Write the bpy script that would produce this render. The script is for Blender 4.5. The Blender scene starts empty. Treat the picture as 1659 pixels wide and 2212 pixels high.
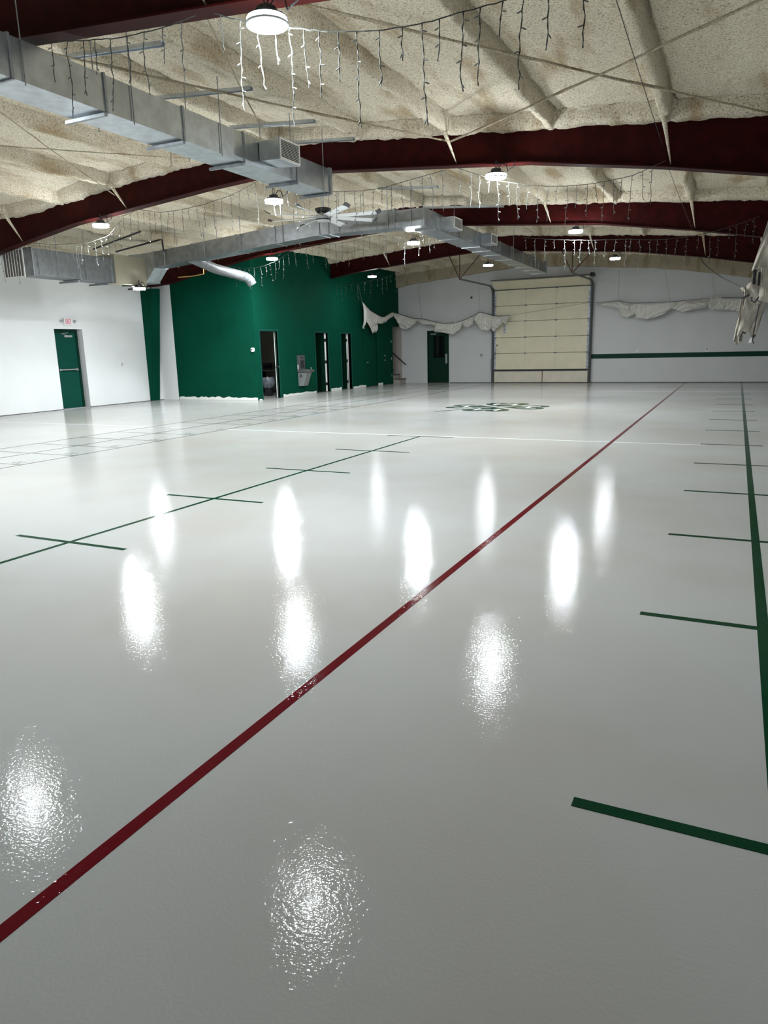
import bpy, math, random
import numpy as np
from mathutils import Vector, Matrix
random.seed(7); rng=np.random.RandomState(3)
SC=bpy.context.scene; COL=SC.collection
PI=math.pi

# ------------------------------------------------------------------ materials
def N(nt,t,**k):
    n=nt.nodes.new(t)
    for a,b in k.items(): setattr(n,a,b)
    return n
def mat(name,col,rough=.5,metal=0,var=0,vscale=3,bump=0,bscale=60,coat=0,emit=None,estr=0,col2=None,spec=.5,sheen=0,trans=0):
    m=bpy.data.materials.new(name); m.use_nodes=True; nt=m.node_tree; b=nt.nodes['Principled BSDF']
    b.inputs['Base Color'].default_value=(*col,1); b.inputs['Roughness'].default_value=rough; b.inputs['Metallic'].default_value=metal
    b.inputs['Specular IOR Level'].default_value=spec
    if coat: b.inputs['Coat Weight'].default_value=coat; b.inputs['Coat Roughness'].default_value=.08
    tc=N(nt,'ShaderNodeTexCoord')
    if var or col2:
        n=N(nt,'ShaderNodeTexNoise'); n.inputs['Scale'].default_value=vscale; n.inputs['Detail'].default_value=5
        nt.links.new(tc.outputs['Object'],n.inputs['Vector'])
        r=N(nt,'ShaderNodeValToRGB'); r.color_ramp.elements[0].position=.35; r.color_ramp.elements[1].position=.65
        c2=col2 or tuple(min(1,c*(1+var)) for c in col); c1=col if col2 else tuple(c*(1-var) for c in col)
        r.color_ramp.elements[0].color=(*c1,1); r.color_ramp.elements[1].color=(*c2,1)
        nt.links.new(n.outputs['Fac'],r.inputs['Fac']); nt.links.new(r.outputs['Color'],b.inputs['Base Color'])
    if bump:
        n=N(nt,'ShaderNodeTexNoise'); n.inputs['Scale'].default_value=bscale; n.inputs['Detail'].default_value=3
        nt.links.new(tc.outputs['Object'],n.inputs['Vector'])
        bm=N(nt,'ShaderNodeBump'); bm.inputs['Distance'].default_value=bump; nt.links.new(n.outputs['Fac'],bm.inputs['Height'])
        nt.links.new(bm.outputs['Normal'],b.inputs['Normal'])
    if emit: b.inputs['Emission Color'].default_value=(*emit,1); b.inputs['Emission Strength'].default_value=estr
    return m

def floor_material(name,c1,c2,rough=.3):
    m=bpy.data.materials.new(name); m.use_nodes=True; nt=m.node_tree; b=nt.nodes['Principled BSDF']; L=nt.links.new
    g=N(nt,'ShaderNodeNewGeometry')
    n=N(nt,'ShaderNodeTexNoise'); n.inputs['Scale'].default_value=.45; n.inputs['Detail'].default_value=4; L(g.outputs['Position'],n.inputs['Vector'])
    r=N(nt,'ShaderNodeValToRGB'); r.color_ramp.elements[0].position=.38; r.color_ramp.elements[1].position=.62
    r.color_ramp.elements[0].color=(*c1,1); r.color_ramp.elements[1].color=(*c2,1)
    L(n.outputs['Fac'],r.inputs['Fac']); L(r.outputs['Color'],b.inputs['Base Color'])
    b.inputs['Roughness'].default_value=rough
    b.inputs['Specular IOR Level'].default_value=0; b.inputs['Coat Weight'].default_value=.8; b.inputs['Coat Roughness'].default_value=.018; b.inputs['Coat IOR'].default_value=1.15
    # orange-peel of the epoxy
    n1=N(nt,'ShaderNodeTexNoise'); n1.inputs['Scale'].default_value=82; n1.inputs['Detail'].default_value=2; L(g.outputs['Position'],n1.inputs['Vector'])
    b1=N(nt,'ShaderNodeBump'); b1.inputs['Distance'].default_value=.00075; L(n1.outputs['Fac'],b1.inputs['Height'])
    n2=N(nt,'ShaderNodeTexNoise'); n2.inputs['Scale'].default_value=2.2; n2.inputs['Detail'].default_value=2; L(g.outputs['Position'],n2.inputs['Vector'])
    b2=N(nt,'ShaderNodeBump'); b2.inputs['Distance'].default_value=.0005; L(n2.outputs['Fac'],b2.inputs['Height']); L(b1.outputs['Normal'],b2.inputs['Normal'])
    n3=N(nt,'ShaderNodeTexNoise'); n3.inputs['Scale'].default_value=14; n3.inputs['Detail'].default_value=2; L(g.outputs['Position'],n3.inputs['Vector'])
    b3=N(nt,'ShaderNodeBump'); b3.inputs['Distance'].default_value=.0003; L(n3.outputs['Fac'],b3.inputs['Height']); L(b2.outputs['Normal'],b3.inputs['Normal'])
    L(b3.outputs['Normal'],b.inputs['Coat Normal']); L(b3.outputs['Normal'],b.inputs['Normal'])
    return m

def foam_material(name,tint=(1,1,1),b=1):
    m=bpy.data.materials.new(name); m.use_nodes=True; nt=m.node_tree; bs=nt.nodes['Principled BSDF']; L=nt.links.new
    bs.inputs['Roughness'].default_value=.9; bs.inputs['Specular IOR Level'].default_value=.2
    g=N(nt,'ShaderNodeNewGeometry')
    n=N(nt,'ShaderNodeTexNoise'); n.inputs['Scale'].default_value=46; n.inputs['Detail'].default_value=6; n.inputs['Roughness'].default_value=.7; L(g.outputs['Position'],n.inputs['Vector'])
    r=N(nt,'ShaderNodeValToRGB'); e=r.color_ramp.elements
    e[0].position=.33; e[0].color=(.27*b,.20*b,.12*b,1); e[1].position=.46; e[1].color=(.80*b*tint[0],.70*b*tint[1],.52*b*tint[2],1)  # dark specks in the colour stand in for small shadows of the rough foam
    x=e.new(.60); x.color=(.96*b*tint[0],.90*b*tint[1],.76*b*tint[2],1)
    L(n.outputs['Fac'],r.inputs['Fac'])
    n4=N(nt,'ShaderNodeTexNoise'); n4.inputs['Scale'].default_value=1.0; n4.inputs['Detail'].default_value=4
    mp=N(nt,'ShaderNodeMapping'); mp.inputs['Scale'].default_value=(3.2,.7,1); L(g.outputs['Position'],mp.inputs['Vector']); L(mp.outputs['Vector'],n4.inputs['Vector'])
    r4=N(nt,'ShaderNodeValToRGB'); r4.color_ramp.elements[0].position=.30; r4.color_ramp.elements[0].color=(.55,.44,.30,1); r4.color_ramp.elements[1].position=.47; r4.color_ramp.elements[1].color=(1,1,1,1)
    L(n4.outputs['Fac'],r4.inputs['Fac'])
    mx=N(nt,'ShaderNodeMix',data_type='RGBA',blend_type='MULTIPLY'); mx.inputs[0].default_value=.8
    L(r.outputs['Color'],mx.inputs[6]); L(r4.outputs['Color'],mx.inputs[7]); L(mx.outputs[2],bs.inputs['Base Color'])
    n2=N(nt,'ShaderNodeTexNoise'); n2.inputs['Scale'].default_value=30; n2.inputs['Detail'].default_value=5; n2.inputs['Roughness'].default_value=.65; L(g.outputs['Position'],n2.inputs['Vector'])
    b2=N(nt,'ShaderNodeBump'); b2.inputs['Distance'].default_value=.045; b2.inputs['Strength'].default_value=1; L(n2.outputs['Fac'],b2.inputs['Height']); L(b2.outputs['Normal'],bs.inputs['Normal'])
    return m

M=dict(
 floor=floor_material('grey_epoxy_floor',(.405,.395,.37),(.445,.455,.445)),
 pgreen=floor_material('green_floor_paint',(.004,.035,.015),(.006,.045,.02)),
 pred=floor_material('red_floor_paint',(.095,.004,.008),(.12,.006,.010)),
 pwhite=floor_material('white_floor_paint',(.72,.73,.74),(.76,.77,.78)),
 pblack=floor_material('black_floor_paint',(.02,.025,.03),(.03,.03,.035)),
 foam=foam_material('spray_foam'),
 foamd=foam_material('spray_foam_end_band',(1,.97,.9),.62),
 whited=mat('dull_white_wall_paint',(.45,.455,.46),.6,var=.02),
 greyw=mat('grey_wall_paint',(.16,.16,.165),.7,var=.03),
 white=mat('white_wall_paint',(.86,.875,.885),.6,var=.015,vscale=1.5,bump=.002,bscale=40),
 beigek=mat('shaded_stair_beige',(.36,.33,.30),.6,var=.03),  # dim stairwell light put into the beige; wall sheet and risers
 beige=mat('beige_inner_wall_paint',(.52,.47,.42),.6,var=.03),
 green=mat('green_wall_paint',(.0018,.058,.033),.65,spec=.04,var=.05,vscale=2,bump=.001,bscale=70),
 greend=mat('green_door_paint',(.003,.062,.045),.4,spec=.15,var=.05,vscale=2),
 greenk=mat('dark_green_paint',(.002,.026,.014),.45,var=.05,spec=.15),
 band=mat('green_wall_stripe_paint',(.003,.04,.024),.5,var=.05,spec=.15),
 steel=mat('oxide_red_steel_primer',(.027,.0022,.0018),.55,spec=.08,var=.25,vscale=5,bump=.001,bscale=30),
 galv=mat('galvanised_sheet',(.54,.58,.615),.33,1.0,var=.12,vscale=7,bump=.0015,bscale=6),
 foil=mat('foil_duct_wrap',(.19,.195,.20),.55,.5,var=.15,vscale=20,bump=.004,bscale=25),
 galvd=mat('galvanised_flange',(.30,.32,.34),.4,.8,var=.15,vscale=12),
 galvm=mat('mid_grey_galvanised_sheet',(.36,.38,.40),.36,1.0,var=.14,vscale=7,bump=.0015,bscale=6),  # darker tone of the galvanised sheet, for the crossing duct
 galvo=mat('dark_galvanised_sheet',(.20,.21,.215),.5,.7,var=.14,vscale=7,bump=.0015,bscale=6),  # darkest tone of the galvanised sheet, for the run along the left wall
 tan=mat('tan_duct_panel',(.31,.285,.21),.55,var=.05),
 grille=mat('grille_paint',(.66,.66,.63),.45,var=.03),
 dark=mat('dark_cavity',(.02,.02,.02),.8,var=.1),
 filt=mat('filter_mesh',(.14,.13,.12),.9,var=.4,vscale=60),
 black=mat('black_metal',(.018,.018,.02),.4,.3,var=.1),
 chrome=mat('brushed_metal',(.6,.61,.62),.3,.9,var=.06,vscale=20),
 grey=mat('grey_enamel',(.12,.125,.13),.4,.4,var=.08,vscale=15),
 cab=mat('fountain_cabinet_grey',(.24,.25,.25),.45,.3,var=.05),
 greyl=mat('light_grey_enamel',(.42,.43,.43),.4,.3,var=.05),
 blade=mat('white_fan_blade',(.80,.82,.84),.35,var=.02),
 lamp=mat('lamp_lens_lit',(.9,.9,.9),.3,emit=(.90,.965,1.0),estr=250,var=.01),
 lampff=mat('lamp_lens_lit_weak',(.9,.9,.9),.3,emit=(.90,.965,1.0),estr=55,var=.01),
 lampl=mat('lamp_lens_lit_strong',(.9,.9,.9),.3,emit=(.90,.965,1.0),estr=330,var=.01),
 lamps=mat('lamp_lens_side_glow',(.9,.9,.9),.3,emit=(.90,.965,1.0),estr=165,var=.01),
 lampsf=mat('lamp_lens_side_glow_dimmer',(.9,.9,.9),.3,emit=(.90,.965,1.0),estr=45,var=.01),
 lampf=mat('lamp_lens_lit_dimmer',(.9,.9,.9),.3,emit=(.90,.965,1.0),estr=110,var=.01),
 lampb=mat('lamp_housing',(.05,.052,.056),.35,.6,var=.1),
 lampr=mat('lamp_clear_rim',(.55,.57,.6),.15,.2,var=.03),
 wire=mat('icicle_light_wire',(.05,.054,.05),.6,spec=.2,var=.1,vscale=30),
 bulb=mat('icicle_bulb',(.16,.17,.16),.2,var=.05,vscale=30),
 cloth=mat('ivory_backdrop_cloth',(.66,.645,.60),.8,var=.04,vscale=6,bump=.0008,bscale=300),
 clothd=mat('beige_drape_cloth',(.50,.465,.40),.85,var=.05,vscale=6),  # darker beige tone of the cloth, for the hanging drape
 cream=mat('cream_garage_panel',(.72,.66,.49),.5,var=.04,vscale=2.5,bump=.001,bscale=30),
 creamk=mat('cream_lower_panel',(.66,.60,.50),.55,var=.05),
 track=mat('dark_galvanised_track',(.12,.125,.13),.4,.7,var=.3,vscale=40),
 trackl=mat('worn_galvanised_strip',(.34,.36,.40),.45,.6,var=.5,vscale=18),
 rust=mat('rust_brown_angle',(.10,.045,.03),.6,.3,var=.3,vscale=20),
 plast=mat('white_plastic',(.85,.86,.85),.35,var=.01),
 redp=mat('exit_red',(.80,.015,.10),.4,var=.02),
 exitface=mat('exit_sign_face',(.93,.86,.88),.4,var=.01),
 sheet=mat('bare_drywall',(.82,.83,.80),.7,var=.08,vscale=25,bump=.004,bscale=60),
 paper=mat('white_paper',(.8,.8,.8),.6,var=.01),
 navy=mat('navy_print',(.02,.025,.07),.5,var=.02),
 bagm=mat('grey_bin_liner',(.20,.22,.24),.25,var=.2,vscale=10),
 woodt=mat('counter_laminate',(.40,.37,.34),.4,var=.05),
 brass=mat('brass_gas_pipe',(.55,.33,.10),.35,.7,var=.1),
 tread=mat('dark_stair_tread',(.06,.05,.045),.5,var=.1),
 glassd=mat('dark_glass',(.005,.006,.007),.05,var=.01),
 tip=mat('dark_blade_tip',(.05,.05,.055),.4,var=.1),
)

# ------------------------------------------------------------------ mesh helper
class MB:
    def __init__(s): s.v=[]; s.f=[]; s.mi=[]; s.cur=0
    def add(s,vs,fs):
        o=len(s.v); s.v+= [tuple(map(float,q)) for q in vs]; s.f+=[tuple(i+o for i in f) for f in fs]; s.mi+=[s.cur]*len(fs); return s
    def hexa(s,p): # 8 corners: bottom 4 ccw, top 4 ccw
        return s.add(p,[(0,3,2,1),(4,5,6,7),(0,1,5,4),(1,2,6,5),(2,3,7,6),(3,0,4,7)])
    def box(s,x0,x1,y0,y1,z0,z1):
        return s.hexa([(x0,y0,z0),(x1,y0,z0),(x1,y1,z0),(x0,y1,z0),(x0,y0,z1),(x1,y0,z1),(x1,y1,z1),(x0,y1,z1)])
    def rbox(s,x0,x1,y0,y1,z0,z1,b=.01,axis=2): # box with its 4 edges along axis chamfered
        R=[(x0,x1),(y0,y1),(z0,z1)]; a,c=[i for i in range(3) if i!=axis]
        (u0,u1),(w0,w1)=R[a],R[c]
        P=[(u0+b,w0),(u1-b,w0),(u1,w0+b),(u1,w1-b),(u1-b,w1),(u0+b,w1),(u0,w1-b),(u0,w0+b)]
        return s.prism(P,axis,*R[axis])
    def prism(s,P,axis,c0,c1):
        a,c=[i for i in range(3) if i!=axis]; n=len(P); vs=[]
        for cc in (c0,c1):
            for p in P:
                q=[0,0,0]; q[a]=p[0]; q[c]=p[1]; q[axis]=cc; vs.append(q)
        return s.add(vs,[tuple(range(n))[::-1],tuple(range(n,2*n))]+[(i,(i+1)%n,n+(i+1)%n,n+i) for i in range(n)])
    def tube(s,path,r,n=8,caps=True):
        pts=[Vector(p) for p in path]; k=len(pts); rs=r if isinstance(r,(list,tuple)) else [r]*k
        t0=(pts[1]-pts[0]).normalized(); up=Vector((0,0,1)) if abs(t0.z)<.9 else Vector((1,0,0)); u=t0.cross(up).normalized(); vs=[]
        for i,p in enumerate(pts):
            t=(pts[min(i+1,k-1)]-pts[max(i-1,0)]); t=t.normalized() if t.length>1e-9 else t0
            u=(u-t*u.dot(t)); u=u.normalized() if u.length>1e-6 else t.orthogonal().normalized(); w=t.cross(u)
            for j in range(n):
                a=2*PI*j/n; vs.append(p+(u*math.cos(a)+w*math.sin(a))*rs[i])
        fs=[(i*n+j,i*n+(j+1)%n,(i+1)*n+(j+1)%n,(i+1)*n+j) for i in range(k-1) for j in range(n)]
        if caps: fs+=[tuple(range(n))[::-1],tuple(range((k-1)*n,k*n))]
        return s.add(vs,fs)
    def lathe(s,prof,c,n=32): # prof [(r,z)] about vertical axis at c
        vs=[(c[0]+r*math.cos(2*PI*j/n),c[1]+r*math.sin(2*PI*j/n),c[2]+z) for r,z in prof for j in range(n)]; k=len(prof)
        fs=[(i*n+j,i*n+(j+1)%n,(i+1)*n+(j+1)%n,(i+1)*n+j) for i in range(k-1) for j in range(n)]
        return s.add(vs,fs)
    def disc(s,c,r,n=32,flip=False,z=0):
        vs=[(c[0]+r*math.cos(2*PI*j/n),c[1]+r*math.sin(2*PI*j/n),c[2]+z) for j in range(n)]
        return s.add(vs,[tuple(range(n))[::-1] if flip else tuple(range(n))])
    def grid(s,A,thick=0,nrm=(0,1,0)): # A[i][j] points
        h=len(A); w=len(A[0]); vs=[p for row in A for p in row]
        fs=[(i*w+j,i*w+j+1,(i+1)*w+j+1,(i+1)*w+j) for i in range(h-1) for j in range(w-1)]
        if thick:
            o=h*w; vs+= [tuple(p[k]+nrm[k]*thick for k in range(3)) for row in A for p in row]
            fs+=[tuple(i+o for i in f[::-1]) for f in fs]
            B=[i*w for i in range(h)]; 
            for i in range(h-1): fs+=[(i*w,(i+1)*w,(i+1)*w+o,i*w+o),(i*w+w-1,i*w+w-1+o,(i+1)*w+w-1+o,(i+1)*w+w-1)]
            for j in range(w-1): fs+=[(j,j+o,j+1+o,j+1),((h-1)*w+j,(h-1)*w+j+1,(h-1)*w+j+1+o,(h-1)*w+j+o)]
        return s.add(vs,fs)
    def build(s,name,m,parent=None,smooth=False,bevel=0,label=None,cat=None,group=None,kind=None,origin=None):
        V=np.array(s.v); 
        if parent is not None:
            o=np.array(wloc(parent)); loc=(0,0,0) if origin is None else np.array(origin)-o
            o=o+np.array(loc)
        else:
            mn,mx=V.min(0),V.max(0)
            o=np.array(((mn[0]+mx[0])/2,(mn[1]+mx[1])/2,mn[2])) if origin is None else np.array(origin); loc=o
        me=bpy.data.meshes.new(name); me.from_pydata((V-o).tolist(),[],s.f)
        ms=m if isinstance(m,(list,tuple)) else [m]
        for q in ms: me.materials.append(M[q] if isinstance(q,str) else q)
        if len(ms)>1: me.polygons.foreach_set('material_index',s.mi)
        if smooth: me.polygons.foreach_set('use_smooth',[True]*len(me.polygons))
        me.update(); ob=bpy.data.objects.new(name,me); COL.objects.link(ob); ob.location=tuple(loc)
        if parent is not None: ob.parent=parent
        if bevel:
            b=ob.modifiers.new('b','BEVEL'); b.width=bevel; b.segments=2; b.limit_method='ANGLE'
        tag(ob,label,cat,group,kind); return ob
def wloc(o):
    v=Vector((0,0,0))
    while o is not None: v+=o.location; o=o.parent
    return tuple(v)
def tag(o,label=None,cat=None,group=None,kind=None):
    if label: o['label']=label
    if cat: o['category']=cat
    if group: o['group']=group
    if kind: o['kind']=kind
    return o
def thing(name,loc,label,cat,group=None):
    o=bpy.data.objects.new(name,None); COL.objects.link(o); o.location=loc; o.empty_display_size=.1
    return tag(o,label,cat,group)
def struct_empty(name,loc):
    o=bpy.data.objects.new(name,None); COL.objects.link(o); o.location=loc; o['kind']='structure'; return o
def B(*a): return MB().box(*a)

# ------------------------------------------------------------------ dimensions
RX=-7.6; XL,XR=-16.9,1.5; YF=28.7; YN=-4.2; GX=-13.12; GY=18.23
def zt(x): return 4.885-.084*abs(x-RX)          # underside of purlins / top of rafters
BP=[(0,4.42),(1.2,4.35),(4.65,4.06),(6.5,3.78),(7.9,3.52),(8.75,3.46),(9.3,3.43)]
def zb(x):
    d=abs(x-RX)
    for (a,za),(b,zz) in zip(BP,BP[1:]):
        if d<=b: return za+(zz-za)*(d-a)/(b-a)
    return BP[-1][1]
FY=[5.3,11.15,17.4,23.0]

# ------------------------------------------------------------------ floor + markings
fl=B(XL-.3,XR+.3,YN-.2,YF+.2,-.2,0).build('floor','floor',kind='structure')
Z0,Z1=.0,.0008
def line(x0,y0,x1,y1,w,m,name,z=Z1,label=None):
    d=Vector((x1-x0,y1-y0)); n=Vector((-d.y,d.x)).normalized()*w/2
    P=[(x0-n.x,y0-n.y),(x1-n.x,y1-n.y),(x1+n.x,y1+n.y),(x0+n.x,y0+n.y)]
    if (P[1][0]-P[0][0])*(P[2][1]-P[0][1])-(P[1][1]-P[0][1])*(P[2][0]-P[0][0])<0: P=P[::-1]
    return MB().prism(P,2,Z0+.0001,z).build(name,m,fl,label=label)
line(-16.4,11.15,-.3,11.15,.05,'pwhite','painted_line',.0006,'thin white painted line across the floor')
line(-12.9,23.4,XR-.1,23.4,.06,'pwhite','painted_line',.0006,'thin white painted line across the floor')
line(-1.6,-3.5,-1.6,28.6,.052,'pred','painted_line',.0014,'long dark red painted line')
line(.23,-3.5,.23,28.5,.055,'pgreen','painted_line',.0014,'long green painted line at the right')
line(-4.7,.1,-4.7,11.07,.045,'pgreen','painted_line',.0012,'green painted line with cross ticks')
for k in range(7): line(-5.31,.26+1.8*k,-4.1,.26+1.8*k,.045,'pgreen','floor_tick',.0016)
for k in range(13):
    y=.27+1.832*k; line(-.37,y,.205,y,.05,'pgreen','floor_tick',.0016)
    if k!=2: line(.255,y,.83 if k<4 else .43,y,.05,'pgreen','floor_tick',.0016)
for x in (-10.75,-9.77,-8.82): line(x,-2,x,28.3,.028,'pblack','painted_line',.0012,'thin black game court line')
for k in range(14):
    y=4.82+.9*k; line(-10.74,y,-8.83,y,.022,'pblack','floor_tick',.001)
    if k>1:
        b=MB()
        for q in range(2): b.box(-9.13+.09*q,-9.07+.09*q,y+.09,y+.10,.0001,.001); b.box(-9.13+.09*q,-9.07+.09*q,y+.20,y+.21,.0001,.001); b.box(-9.13+.09*q,-9.12+.09*q,y+.09,y+.21,.0001,.001)
        b.build('lane_number','pblack',fl)
# clover emblem
cx,cy=-5.2,17.08
em=MB()
for k in range(4):
    a=k*PI/2; P=[]
    for i in range(41):
        t=i/40*2*PI
        # heart leaf from centre outwards
        r=16*math.sin(t)**3; h=13*math.cos(t)-5*math.cos(2*t)-2*math.cos(3*t)-math.cos(4*t)
        u=r/17*.60; v=(h+17)/29*1.17+.06
        P.append((cx+u*math.cos(a)-v*math.sin(a),cy+u*math.sin(a)+v*math.cos(a)))
    P=P[:-1]
    ar=sum(P[i][0]*P[(i+1)%40][1]-P[(i+1)%40][0]*P[i][1] for i in range(40))
    if ar<0: P=P[::-1]
    n=len(P); c=(cx-.6*math.sin(a),cy+.6*math.cos(a))
    vs=[(c[0],c[1],.0014)]+[(p[0],p[1],.0014) for p in P]
    em.add(vs,[(0,i+1,(i+1)%n+1) for i in range(n)])
P=[(cx-.05,cy-.05),(-6.28,15.6),(-6.22,15.56),(cx+.05,cy-.12)]
em.add([(x,y,.0013) for x,y in P],[(0,1,2,3)])
emb=em.build('clover_emblem','pgreen',fl,label='green four-leaf clover painted on the floor')
for k in range(4):
    a=k*PI/2; b=MB()
    def q(u0,u1,v0,v1):
        Q=[(u0,v0),(u1,v0),(u1,v1),(u0,v1)]
        b.add([(cx+u*math.cos(a)-v*math.sin(a),cy+u*math.sin(a)+v*math.cos(a),.0019) for u,v in Q],[(0,1,2,3)])
    q(-.30,-.20,.55,1.02); q(.20,.30,.55,1.02); q(-.2,.2,.74,.83)
    b.build('letter','pwhite',emb,label='white letter H on a clover leaf')

# ------------------------------------------------------------------ ceiling foam
def vnoise(x,y,s,seed):
    r=np.random.RandomState(seed).rand(512,512); X=x/s; Y=y/s; i=np.floor(X).astype(int); j=np.floor(Y).astype(int); fx=X-i; fy=Y-j
    fx=fx*fx*(3-2*fx); fy=fy*fy*(3-2*fy); g=lambda a,b:r[a%512,b%512]
    return (g(i,j)*(1-fx)+g(i+1,j)*fx)*(1-fy)+(g(i,j+1)*(1-fx)+g(i+1,j+1)*fx)*fy-.5
PUR=[RX+s*d for s in (1,-1) for d in (.42,1.9,3.42,4.95,6.5,8.0,9.2)]
xs=np.arange(XL-.1,XR+.15,.05); xs=xs[np.min(np.abs(xs[:,None]-np.array(PUR)[None]),1)>.2]
xs=np.sort(np.concatenate([xs]+[p+np.arange(-.2,.201,.0133) for p in PUR])); xs=xs[(xs>XL-.12)&(xs<XR+.16)]
ys=np.arange(YN-.1,YF+.12,.05); ys=ys[np.min(np.abs(ys[:,None]-np.array(FY)[None]),1)>.25]; ys=np.sort(np.concatenate([ys]+[y+np.arange(-.25,.251,.0167) for y in FY]))
Xg,Yg=np.meshgrid(xs,ys)
wob=.05*vnoise(Xg*0+3,Yg,.9,5)+.03*vnoise(Xg*0+9,Yg,.25,6)
base=4.885-.084*np.sqrt((Xg-RX)**2+.02)+.19
rib=np.zeros_like(Xg); groove=np.zeros_like(Xg)
for p in PUR:
    d=(Xg-p-wob)*(1 if p>RX else -1)
    w=.075+.02*vnoise(Xg*0+p,Yg,.6,8)
    prof=np.clip(1-(np.abs(d)/w)**4,0,1)**.4
    rib=np.maximum(rib,prof)
    dd=(Xg-p-wob); gv=np.exp(-((dd-w-.022)/.02)**2)*(.075+.06*vnoise(Xg*0+p,Yg,.5,41))+np.exp(-((dd+w+.02)/.018)**2)*.035
    groove=np.maximum(groove,np.clip(gv,0,1))
beam=np.zeros_like(Xg)
for y in FY+[YF-.1]:
    d=np.abs(Yg-y+.04*vnoise(Xg,Yg*0+y,.35,11))
    beam=np.maximum(beam,np.sqrt(np.clip(1-(d/.19)**4,0,1)))
drop=np.maximum(rib*(.20+.03*vnoise(Xg*0+1,Yg,.4,12)),beam*(.195+.035*vnoise(Xg,Yg*0+2,.3,13)+.02*vnoise(Xg,Yg*0+2,.09,14)))
soft=.02*vnoise(Xg,Yg,1.3,1)+.016*vnoise(Xg,Yg,.35,2)+.020*vnoise(Xg,Yg,.12,3)+.022*vnoise(Xg,Yg,.06,4)
lumpy=np.clip((-9-Xg)/4,0,1)*np.clip((18-Yg)/3,0,1)
soft+=lumpy*(.07*vnoise(Xg,Yg,.8,21)+.04*vnoise(Xg,Yg,.3,22))
bd=np.min(np.abs(Yg[...,None]-np.array(FY)),-1) if False else np.minimum.reduce([np.abs(Yg-y) for y in FY])
groove=np.maximum(groove*(bd>.19),np.exp(-((bd-.215)/.02)**2)*.05*(rib<.1))
Zg=base-drop+soft+groove
h,w=Xg.shape; V=np.stack([Xg,Yg,Zg],-1).reshape(-1,3)
idx=np.arange(h*w).reshape(h,w); F=np.stack([idx[:-1,:-1],idx[1:,:-1],idx[1:,1:],idx[:-1,1:]],-1).reshape(-1,4)
me=bpy.data.meshes.new('ceiling'); me.from_pydata(V.tolist(),[],F.tolist()); me.materials.append(M['foam']); me.polygons.foreach_set('use_smooth',[True]*len(me.polygons)); me.update()
ce=bpy.data.objects.new('ceiling',me); COL.objects.link(ce); ce['kind']='structure'

# ------------------------------------------------------------------ walls
def wall_x(name,x0,x1,y0,y1,H,openings,m):  # wall along Y with door openings (ya,yb,h)
    b=MB(); y=y0
    for ya,yb,hh in sorted(openings):
        b.box(x0,x1,y,ya,0,H); b.box(x0,x1,ya,yb,hh,H); y=yb
    if y<y1: b.box(x0,x1,y,y1,0,H)
    return b.build(name,m,kind='structure')
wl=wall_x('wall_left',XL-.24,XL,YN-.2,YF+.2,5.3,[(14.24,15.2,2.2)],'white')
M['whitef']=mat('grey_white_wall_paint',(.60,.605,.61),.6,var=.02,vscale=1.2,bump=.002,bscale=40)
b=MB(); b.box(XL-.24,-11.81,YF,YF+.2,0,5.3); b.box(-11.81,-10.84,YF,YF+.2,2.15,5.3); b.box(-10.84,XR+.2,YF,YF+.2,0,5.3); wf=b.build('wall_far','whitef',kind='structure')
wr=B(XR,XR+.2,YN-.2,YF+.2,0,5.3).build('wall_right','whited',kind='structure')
wn=B(XL-.2,XR+.2,YN-.2,YN,0,5.3).build('wall_near','greyw',kind='structure')
# green office block
gs=wall_x('wall_green_side',GX-.13,GX,GY,YF,5.05,[(18.5,19.44,2.07),(21.75,22.6,2.05),(23.57,24.32,2.04),(25.54,26.5,2.02),(27.07,27.92,2.05),(28.04,28.7,2.37)],'green')
gf=B(-16.24,GX-.13,GY,GY+.13,0,4.9).build('wall_green_front','green',kind='structure')
B(XL,-16.24,GY,GY+.13,0,4.9).build('wall_return','white',kind='structure')
# end wall foam band (sprayed end rafter)
P=[];xs2=[XL+.0]+[x for x in np.arange(-16.8,1.45,.3)]+[.38]; xs2=sorted(x for x in xs2 if x<=.38)
lo=[(x,zb(x)+.02+.03*float(vnoise(np.array([x]),np.array([0.]),.3,31)[0])) for x in xs2]
hi=[(x,4.885-.084*abs(x-RX)+.12) for x in xs2][::-1]
def strip(lo,hi,y0,y1):
    b=MB(); hi=hi[::-1]
    for (a,za),(c,zc),(_,ha),(_,hc) in zip(lo,lo[1:],hi,hi[1:]):
        b.hexa([(a,y0,za),(c,y0,zc),(c,y1,zc),(a,y1,za),(a,y0,ha),(c,y0,hc),(c,y1,hc),(a,y1,ha)])
    return b
strip(lo,hi,YF-.22,YF-.005).build('trim_1','foamd',kind='structure')
B(-5.02,XR,YF-.006,YF-.0005,.90,1.07).build('trim_2','band',kind='structure')
# dark caulk lines at wall feet
B(XL+.0005,XL+.006,YN,14.24,.0,.012).build('baseboard_left','dark',kind='structure')
B(XL+.0005,XL+.006,15.2,GY,.0,.012).build('baseboard_left','dark',kind='structure')
B(-10.8,XR-.01,YF-.008,YF-.0005,.0,.014).build('baseboard_far','dark',kind='structure')
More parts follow.
